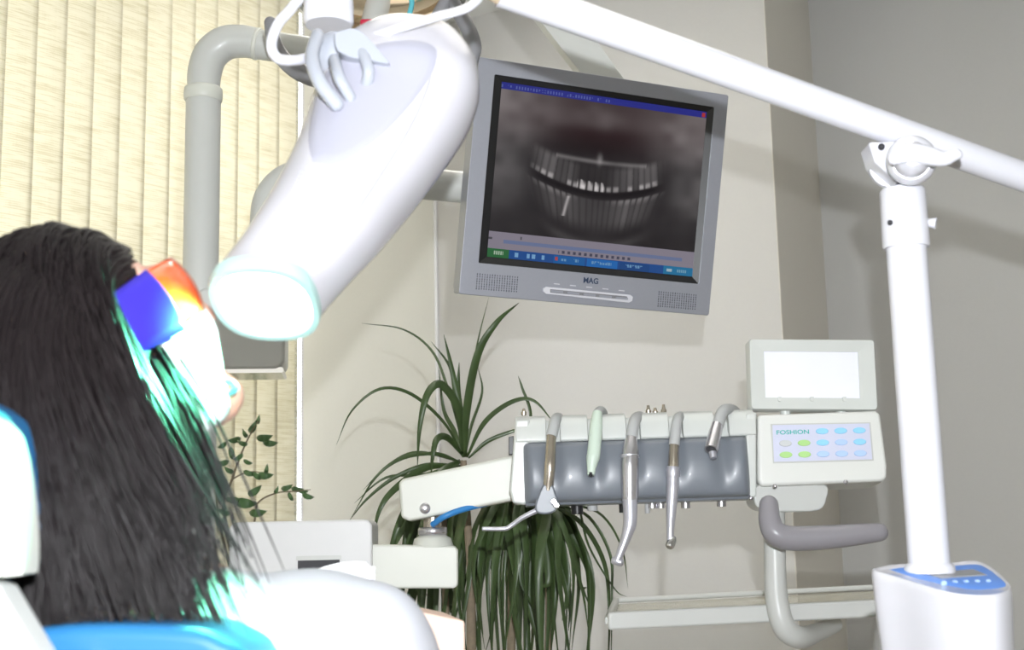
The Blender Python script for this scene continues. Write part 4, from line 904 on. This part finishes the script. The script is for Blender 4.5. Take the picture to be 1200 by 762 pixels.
# ---------------------------------------------------------------- patient
HY, HT_ = math.radians(32), math.radians(35)
F = V((math.cos(HT_)*math.cos(HY), math.cos(HT_)*math.sin(HY), math.sin(HT_)))
U = V((-math.sin(HT_)*math.cos(HY), -math.sin(HT_)*math.sin(HY), math.cos(HT_)))
R = F.cross(U).normalized()      # the side towards the camera
if R.y > 0: R = -R
HO = at(88, 412, .95)
def h(x, r, u): return HO+F*x+R*r+U*u
RM = Matrix((F, R, U)).transposed()
def capsule(bm, pts, rs, seg=14):
    for i in range(len(pts)-1):
        a, b = V(pts[i]), V(pts[i+1]); sweep(bm, [a, a.lerp(b, .5), b], [rs[i], (rs[i]+rs[i+1])/2, rs[i+1]], seg)
    for p, r in zip(pts, rs): ball(bm, p, r, None, 14, 10)
NB = at(140, 700, 1.04); 
def patient():
    t_body = bmesh.new(); bm = t_body
    # skull and face masses
    ball(bm, h(-.008, 0, .004), (.090, .070, .080), RM, 40, 30)
    ball(bm, h(.022, 0, -.035), (.062, .058, .072), RM, 32, 24)
    ball(bm, h(.068, 0, -.089), (.026, .028, .021), RM)                    # chin
    for s in (-1, 1):
        capsule(bm, [h(.058, s*.012, -.088), h(.0, s*.05, -.062), h(-.008, s*.056, -.02)], [.018, .016, .016])   # jaw
        ball(bm, h(.058, s*.036, -.022), (.022, .02, .02), RM)            # cheek
        ball(bm, h(.068, s*.03, .002), (.014, .016, .010), RM)            # lids
        ball(bm, h(.070, s*.028, .020), (.012, .024, .007), RM)           # brow
        # ear: rim and lobe
        capsule(bm, [h(-.012, s*.072, -.026), h(-.004, s*.079, -.008), h(-.008, s*.083, .014), h(-.020, s*.084, .018), h(-.026, s*.082, .004), h(-.018, s*.076, -.018)], [.0065, .0045, .0045, .0045, .0045, .005])
        ball(bm, h(-.014, s*.076, -.004), (.010, .005, .016), RM)
        ball(bm, h(-.008, s*.073, -.032), (.007, .005, .008), RM)
    capsule(bm, [h(.080, 0, .012), h(.098, 0, -.022), h(.100, 0, -.030)], [.007, .009, .010])   # nose
    for s in (-1, 1): ball(bm, h(.090, s*.011, -.033), (.009, .007, .007), RM)
    ball(bm, h(.080, 0, -.054), (.013, .024, .006), RM); ball(bm, h(.078, 0, -.066), (.013, .021, .006), RM)   # lips
    # neck and trunk
    capsule(bm, [h(-.025, 0, -.05), h(-.035, .0, -.11), NB+V((.0, .02, -.01))], [.052, .050, .062], 20)
    sh_n = NB+V((.03, -.13, -.10)); sh_f = NB+V((.03, .20, -.13)); chest = NB+V((.13, .06, -.17)); waist = NB+V((.30, .09, -.40)); hip = NB+V((.42, .11, -.52))
    capsule(bm, [NB, NB+V((.03, .04, -.05)), chest, waist, hip], [.06, .085, .125, .115, .135], 24)
    capsule(bm, [sh_n, NB+V((.01, -.02, -.03)), NB+V((.01, .09, -.03)), sh_f], [.06, .06, .06, .06])
    capsule(bm, [chest+V((0, -.07, 0)), chest+V((0, .07, 0))], [.115, .115]); capsule(bm, [hip+V((0, -.07, 0)), hip+V((0, .07, 0))], [.12, .12])
    # arms, hands folded over the lap
    def hand(w, d, pal, side):
        d = d.normalized(); s = d.cross(pal).normalized()*side
        ball(bm, w+d*.045, (.045, .038, .014), Matrix((d, s, pal)).transposed())
        for i, (o, L_) in enumerate(((-.028, .062), (-.010, .072), (.009, .068), (.026, .052))):
            a = w+d*.075+s*o; capsule(bm, [a, a+d*L_*.5-pal*.004, a+d*L_*.85-pal*.018], [.0095, .0085, .007], 8)
        a = w+d*.03-s*.03; capsule(bm, [a, a+d*.03-s*.025, a+d*.055-s*.030-pal*.01], [.012, .0105, .008], 8)
    for s, sh in ((-1, sh_n), (1, sh_f)):
        el = sh+V((.20, .05*s, -.24)); wr = el+V((.16, -.12*s, .02))
        capsule(bm, [sh, sh.lerp(el, .5), el], [.052, .046, .038]); capsule(bm, [el, el.lerp(wr, .4), wr], [.038, .036, .025]); hand(wr, V((.8, -.5*s, -.1)), V((0, 0, 1)), s)
        hp = hip+V((.03, s*.09, 0)); kn = hp+V((.42, s*.02, .06)); an = kn+V((.38, 0, -.14))
        capsule(bm, [hp, hp.lerp(kn, .5), kn], [.095, .080, .058]); capsule(bm, [kn, kn.lerp(an, .35), an], [.056, .054, .036])
        capsule(bm, [an+V((-.01, 0, -.02)), an+V((.05, 0, .10)), an+V((.06, 0, .17))], [.036, .034, .026])
    body = obj('person', bm, M['skin'])
    rm = body.modifiers.new('r', 'REMESH'); rm.mode = 'VOXEL'; rm.voxel_size = .0042; rm.use_smooth_shade = True
    sm = body.modifiers.new('s', 'SMOOTH'); sm.factor = .5; sm.iterations = 5
    tag(body, 'person with long dark hair and white top reclining, head tilted back', 'person')
    # hair base
    bm = bmesh.new(); bmesh.ops.create_uvsphere(bm, u_segments=48, v_segments=32, radius=1)
    for v in bm.verts: v.co = V((v.co.x*.095, v.co.y*.078, v.co.z*.085))
    kill = [v for v in bm.verts if v.co.x > .035+.068*max(0, v.co.z/.09) or v.co.z < -.05]
    bmesh.ops.delete(bm, geom=kill, context='VERTS')
    for v in bm.verts: v.co = h(v.co.x-.006, v.co.y, v.co.z+.004)
    # strands
    vs = []; fs = []; rnd = random.Random(11)
    ax = V((.094, .077, .084)); oc = V((-.006, 0, .004))
    G_ = V((0, 0, -1)); made = 0; tries = 0
    verts = [tuple(v.co) for v in bm.verts]; bm.verts.ensure_lookup_table(); bm.verts.index_update(); faces = [tuple(v.index for v in f_.verts) for f_ in bm.faces]; bm.free()
    def inv(p): q = p-HO; return V((q.dot(F), q.dot(R), q.dot(U)))-oc
    while made < 8000:
        th = rnd.uniform(0, 2*math.pi); z = rnd.uniform(-.62, 1); r_ = math.sqrt(1-z*z); l = V((r_*math.cos(th), r_*math.sin(th), z))
        if l.x > (.42 if l.y > -.2 else .2)+.85*max(0, z): continue
        made += 1
        front = made > 7820
        if front:
            l = V((rnd.uniform(.0, .42), rnd.uniform(.55, .9), rnd.uniform(-.75, -.25))); l.normalize()
        layer = 1.03+.10*rnd.random()**1.2
        p = HO+RM@(oc+V((l.x*ax.x, l.y*ax.y, l.z*ax.z))*1.0)
        lw = RM@l
        far = l.y < -.05
        # hair is combed back and down from the forehead
        vel = (-F*.8+lw*.25+R*(.25 if l.y > -.3 else -.2)).normalized()
        fr_ = max(0, min(1, (l.x+.55)/.9)); drift = V((rnd.uniform(-.02, .10)+.40*fr_**1.3, rnd.uniform(-.06, .03), 0)); 
        zend = at(150, rnd.gauss(716, 15), .87).z; 
        if l.x > -.1 and rnd.random() < .5: zend = at(150, rnd.uniform(560, 695), .87).z; drift.x += rnd.uniform(0, .15)
        if front: zend = at(150, rnd.uniform(470, 690), .87).z; drift = V((rnd.uniform(.05, .42), rnd.uniform(-.03, .08), 0)); vel = (lw*.5+V((.25, -.1, -.8))).normalized()
        pts = [p]; wav = rnd.uniform(0, 6.28); wa = rnd.uniform(0, .06)
        for stp in range(70):
            g = min(1, .25+stp*.07)
            vel = (vel*.78+(G_*g+drift*g+V((wa*math.sin(wav+stp*.4), wa*math.cos(wav+stp*.35), 0)))*.26).normalized()
            q = p+vel*.0105
            li = inv(q); e = math.sqrt((li.x/ax.x)**2+(li.y/ax.y)**2+(li.z/ax.z)**2)
            lay = 1+(layer-1)*min(1, stp/5)
            if e < lay:
                q = HO+RM@(oc+li*(lay/e))
                vel = (q-p).normalized()
            # keep clear of the neck side so the curtain stays full
            p = q; pts.append(p)
            if p.z < zend: break
        if len(pts) < 5: continue
        w0 = rnd.uniform(.0007, .0015); base = len(verts); n = len(pts); kseg = 3
        nrm = None
        for i, p_ in enumerate(pts):
            t = (pts[min(i+1, n-1)]-pts[max(i-1, 0)]).normalized()
            a = t.orthogonal().normalized() if nrm is None else (nrm-t*nrm.dot(t)).normalized(); nrm = a; b = t.cross(a); w = w0*(1-.75*(i/(n-1))**3)
            for j in range(kseg): verts.append(tuple(p_+(a*math.cos(2.094*j)+b*math.sin(2.094*j))*w))
            if i:
                for j in range(kseg): faces.append((base+(i-1)*3+j, base+(i-1)*3+(j+1) % 3, base+i*3+(j+1) % 3, base+i*3+j))
    me = bpy.data.meshes.new('hair'); me.from_pydata(verts, [], faces); me.update()
    link('hair', me, M['hair'], body)
    # goggles
    def band(name, a0, a1, u0, u1, rx, rr, m, th=.003, taper=0, par=None, off=0):
        bm = bmesh.new(); n = 24; g = []
        for i in range(n+1):
            s = i/n; a = math.radians(a0+(a1-a0)*s); row = []
            hh = 1-taper*s
            for j in range(7):
                v = (u0+u1)/2+(u1-u0)/2*hh*(j/3-1); bulge = 1-.04*(j/3-1)**2
                row.append(bm.verts.new(h(rx*math.cos(a)*bulge+off, rr*math.sin(a)*bulge, v)))
            g.append(row)
        for i in range(n):
            for j in range(6): bm.faces.new((g[i][j], g[i+1][j], g[i+1][j+1], g[i][j+1]))
        o = obj(name, bm, m, par); sd = o.modifiers.new('s', 'SOLIDIFY'); sd.thickness = th; return o
    gg = thing('goggles', 'orange tinted safety goggles with a blue side piece, worn by the patient', 'goggles', h(.08, 0, 0))
    lab(band('lens', -61, 61, -.024, .024, .104, .086, M['gorange'], par=gg), 'orange tinted wraparound lens')
    for s in (-1, 1):
        lab(band('side_shield', s*60, s*84, -.026, .024, .108, .091, M['gblue'], th=.004, taper=.15, par=gg), 'dark blue side shield')
        lab(band('temple_arm', s*80, s*112, -.014, .020, .102, .090, M['gred'], taper=.6, par=gg), 'red temple arm')
    # white cover added for the lamp's overexposure of the lower face; lip retractor
    bm = bmesh.new(); g = []
    for i in range(19):
        a = math.radians(-75+150*i/18); row = []
        for j in range(11):
            s = j/10; u = -.012-.085*s; x = (.108-.022*abs(s-.35)-.02*s)*math.cos(a)**.8; r_ = (.075-.012*s)*math.sin(a); row.append(bm.verts.new(h(x, r_, u+.010*math.sin(a*3+s*2)*.3)))
        g.append(row)
    for i in range(18):
        for j in range(10): bm.faces.new((g[i][j], g[i+1][j], g[i+1][j+1], g[i][j+1]))
    o = obj('face_glare_cover', bm, M['paper'], body); sd = o.modifiers.new('s', 'SOLIDIFY'); sd.thickness = .0012; lab(o, 'white paper cover standing in for lamp glare on the lower face')
    tube('lip_retractor', [at(266, 447, .97), at(273, 449, .965), at(276, 456, .965), at(270, 461, .97)], .0022, M['cyan'], body, round_ends=True)
    for u_, r_ in ((-.038, .075), (-.048, .076)):
        pass
    bm = bmesh.new(); ball(bm, h(-.010, .080, -.040), .0055); ball(bm, h(-.004, .082, -.054), .0075); lab(obj('earring', bm, M['chrome'], body), 'shiny bead earring')
    # white top: trunk shell a little outside the body
    bm = bmesh.new()
    K = lambda x, y, Y: at(x, y, Y)
    ball(bm, K(360, 815, 1.07), (.105, .16, .102), None, 40, 30)
    ball(bm, K(300, 830, 1.05), (.085, .17, .105), None, 40, 30)
    ball(bm, K(437, 824, 1.07), (.060, .13, .098), None, 40, 30)
    ball(bm, K(262, 785, 1.02), (.055, .11, .080), None, 30, 20)
    capsule(bm, [chest+V((.04, 0, -.02)), waist], [.13, .132], 24); capsule(bm, [chest+V((.04, .1, -.02)), waist+V((0, .06, 0))], [.12, .11], 24); capsule(bm, [waist, hip], [.135, .15], 20)
    for s, sh in ((-1, sh_n+V((.03, 0, -.01))), (1, sh_f)):
        el = sh+V((.20, .05*s, -.24)); capsule(bm, [sh, sh.lerp(el, .5), el], [.064, .06, .055])
    sh = obj('white_top', bm, M['shirt'], body)
    rm = sh.modifiers.new('r', 'REMESH'); rm.mode = 'VOXEL'; rm.voxel_size = .007; rm.use_smooth_shade = True
    sm = sh.modifiers.new('s', 'SMOOTH'); sm.factor = .6; sm.iterations = 22
    return hip, waist, chest
HIP, WAIST, CHEST = patient()

# ---------------------------------------------------------------- dental chair
def chair():
    c = HIP; t = thing('dental_chair', 'blue upholstered dental chair with a white headrest shell, under the patient', 'chair', (c.x, c.y, 0))
    # backrest along the trunk
    d = (WAIST-NB); d = d.normalized(); n = V((-d.z, 0, d.x)).normalized()
    if n.z > 0: n = -n
    s = d.cross(n).normalized()
    def cushion(name, a, b, w, th, m, bev=.03, sh=0):
        a, b = V(a), V(b); dd = (b-a); dn = dd.normalized(); nn = V((dn.z, 0, -dn.x)).normalized()
        if nn.z < 0: nn = -nn
        sd = V((0, 1, 0)); bm = bmesh.new(); boxv(bm, a-sd*w/2-nn*th, dd, sd*w, nn*th); return obj(name, bm, m, t, bev=bev, seg=5)
    a = at(118, 752, 1.0); 
    cushion('backrest', (a.x, 1.04, at(118, 748, .85).z-.01), HIP+V((-.10, -.03, -.08)), .42, .10, M['blueup'])
    cushion('seat', HIP+V((-.12, 0, -.115)), HIP+V((.42, 0, -.06)), .46, .10, M['blueup']); cushion('leg_rest', HIP+V((.43, 0, -.06)), HIP+V((1.0, 0, -.20)), .42, .08, M['blueup'])
    bm = bmesh.new(); z = HIP.z-.22; cbox(bm, (HIP.x+.1, HIP.y, z-.03), (.5, .3, .08)); cbox(bm, (HIP.x+.1, HIP.y, z/2), (.22, .2, z-.02)); cbox(bm, (HIP.x+.1, HIP.y, .04), (.75, .5, .08)); obj('base', bm, M['cream'], t, bev=.015)
    f = plane_fr(150, 780, .80, (1, 0, 0), (0, -1, 0)); polyslab('backrest_top', f, px_smooth([(-30, 752), (40, 737), (110, 732), (215, 735), (258, 748), (290, 775), (300, 850), (100, 880), (-40, 850)], 4), -.10, 0, M['blueup'], t, bev=.015, seg=5)
    # headrest
    f = plane_fr(0, 580, .74, (1, .1, 0), (.1, -1, 0))
    polyslab('headrest_shell', f, px_smooth([(-95, 480), (-40, 472), (0, 496), (14, 525), (23, 575), (27, 630), (26, 668), (18, 675), (-40, 677), (-95, 676)], 4), -.035, 0, M['cream'], t, bev=.005)
    f = plane_fr(-20, 540, .755, (1, .1, 0), (.1, -1, 0))
    polyslab('headrest_cushion', f, px_smooth([(-110, 470), (-60, 455), (-10, 478), (5, 505), (12, 545), (16, 600), (5, 650), (-60, 660), (-110, 650)], 4), -.16, 0, M['blueup'], t, bev=.012)
    tube('headrest_bar', [at(-5, 655, .89), at(8, 700, .89), at(36, 760, .90), at(70, 830, .93)], [.011, .011, .011, .011], M['grey'], t, curve=False)
    bm = bmesh.new(); f = plane_fr(15, 730, .745, (1, 0, 0), (0, -1, 0)); prism(bm, f, [f.uv(*p, 0) for p in ((-30, 672), (-2, 688), (45, 768), (80, 840), (20, 850), (-30, 760))], -.03, 0); obj('headrest_bracket', bm, M['tube'], t, bev=.003)
    # armrest
    f = plane_fr(525, 745, 1.32, (1, .2, -.12), (.2, -1, 0))
    polyslab('armrest', f, [(488, 716), (545, 728), (546, 800), (488, 800)], -.14, 0, M['peach'], t, bev=.003); 
    lab(t.children[-1] if t.children else t, 'peach coloured pad')
    a = f.px(515, 790, -.07); bm = bmesh.new(); sweep(bm, [a, V((a.x, a.y, HIP.z-.2)), V((HIP.x+.2, HIP.y+.05, HIP.z-.25))], .02, 14); obj('armrest_support', bm, M['tube'], t)
chair()
# crumpled tissue beside the patient
bm = bmesh.new(); f = plane_fr(410, 665, 1.30, (1, 0, 0), (0, -1, .2))
g = []
for i in range(15):
    row = []
    for j in range(9):
        px = 358+82*i/14; top = 672-14*math.sin(min(1, i/11)*1.75)+(6 if i > 12 else 0); py = top+(700-top)*j/8
        row.append(bm.verts.new(f.px(px, py, .008*noise.noise(V((i*.6, j*.7, 3)))-j*.003)))
    g.append(row)
for i in range(14):
    for j in range(8): bm.faces.new((g[i][j], g[i+1][j], g[i+1][j+1], g[i][j+1]))
o = obj('paper_tissue', bm, M['paper']); sd = o.modifiers.new('s', 'SOLIDIFY'); sd.thickness = .0006
tag(o, 'crumpled white paper tissue in front of the pale grey base box', 'tissue')

# ---------------------------------------------------------------- lights
def area(name, loc, size, power, col, target=None, sy=None, rot=None, spread=None):
    l = bpy.data.lights.new(name, 'AREA'); l.energy = power; l.color = col; l.size = size
    if sy: l.shape = 'RECTANGLE'; l.size_y = sy
    if spread: l.spread = spread
    o = bpy.data.objects.new(name, l); COL.objects.link(o); o.location = loc
    d = (V(target)-V(loc)) if target is not None else V((0, 0, -1))
    o.rotation_euler = d.to_track_quat('-Z', 'Y').to_euler(); return o
area('camera_flash', (.035, .03, CAMZ+.13), .016, 32, (.93, .96, 1), target=(.15, 3.4, 1.55))
area('cream_wall_fill', (-.18, 2.85, HT-.03), .6, 6.5, (1, .96, .88), sy=.6)  # unseen fill lamp added to brighten the cream wall
area('ceiling_panel', (.25, 2.0, HT-.03), 1.3, 9, (1, .96, .88), sy=1.3)
rc = Jc+Wd*.1+Ed*2.3
area('rear_fill', (rc.x, rc.y, 1.7), 2.8, 15, (1, .97, .90), target=(rc+Wd*3+V((0, 0, 1.5))), sy=1.6)  # no window built here: unseen area light added as even fill from behind
# whitening lamp beam leaving its outlet
l = bpy.data.lights.new('whitening_beam', 'SPOT'); l.energy = 22; l.color = (.16, 1.0, .58); l.spot_size = math.radians(120); l.spot_blend = .6; l.shadow_soft_size = .012
o = bpy.data.objects.new('whitening_beam', l); COL.objects.link(o); o.location = APC+APN*.012
o.rotation_euler = (at(215, 470, .88)-o.location).to_track_quat('-Z', 'Y').to_euler()
w = bpy.data.worlds.new('World'); S.world = w; w.use_nodes = True; bg = w.node_tree.nodes['Background']
sk = w.node_tree.nodes.new('ShaderNodeTexSky'); sk.sky_type = 'PREETHAM'; sk.turbidity = 6
mx = w.node_tree.nodes.new('ShaderNodeMix'); mx.data_type = 'RGBA'; mx.inputs[0].default_value = .9; mx.inputs[7].default_value = (.95, .97, 1, 1)
w.node_tree.links.new(sk.outputs[0], mx.inputs[6]); w.node_tree.links.new(mx.outputs[2], bg.inputs[0]); bg.inputs[1].default_value = 6.8

# ---------------------------------------------------------------- camera
cd = bpy.data.cameras.new('camera'); co = bpy.data.objects.new('camera', cd); COL.objects.link(co)
cd.sensor_width = 36; cd.sensor_fit = 'HORIZONTAL'; cd.lens = FPX/1200*36; cd.clip_start = .02
mt = Matrix((RT, UP, -FW)).transposed().to_4x4(); mt.translation = CAM; co.matrix_world = mt
cd.dof.use_dof = True; cd.dof.focus_distance = 1.95; cd.dof.aperture_fstop = 8
S.camera = co
S.view_settings.view_transform = 'Standard'; S.view_settings.look = 'None'; S.view_settings.exposure = 0; S.view_settings.gamma = 1; S.view_settings.use_curve_mapping = False
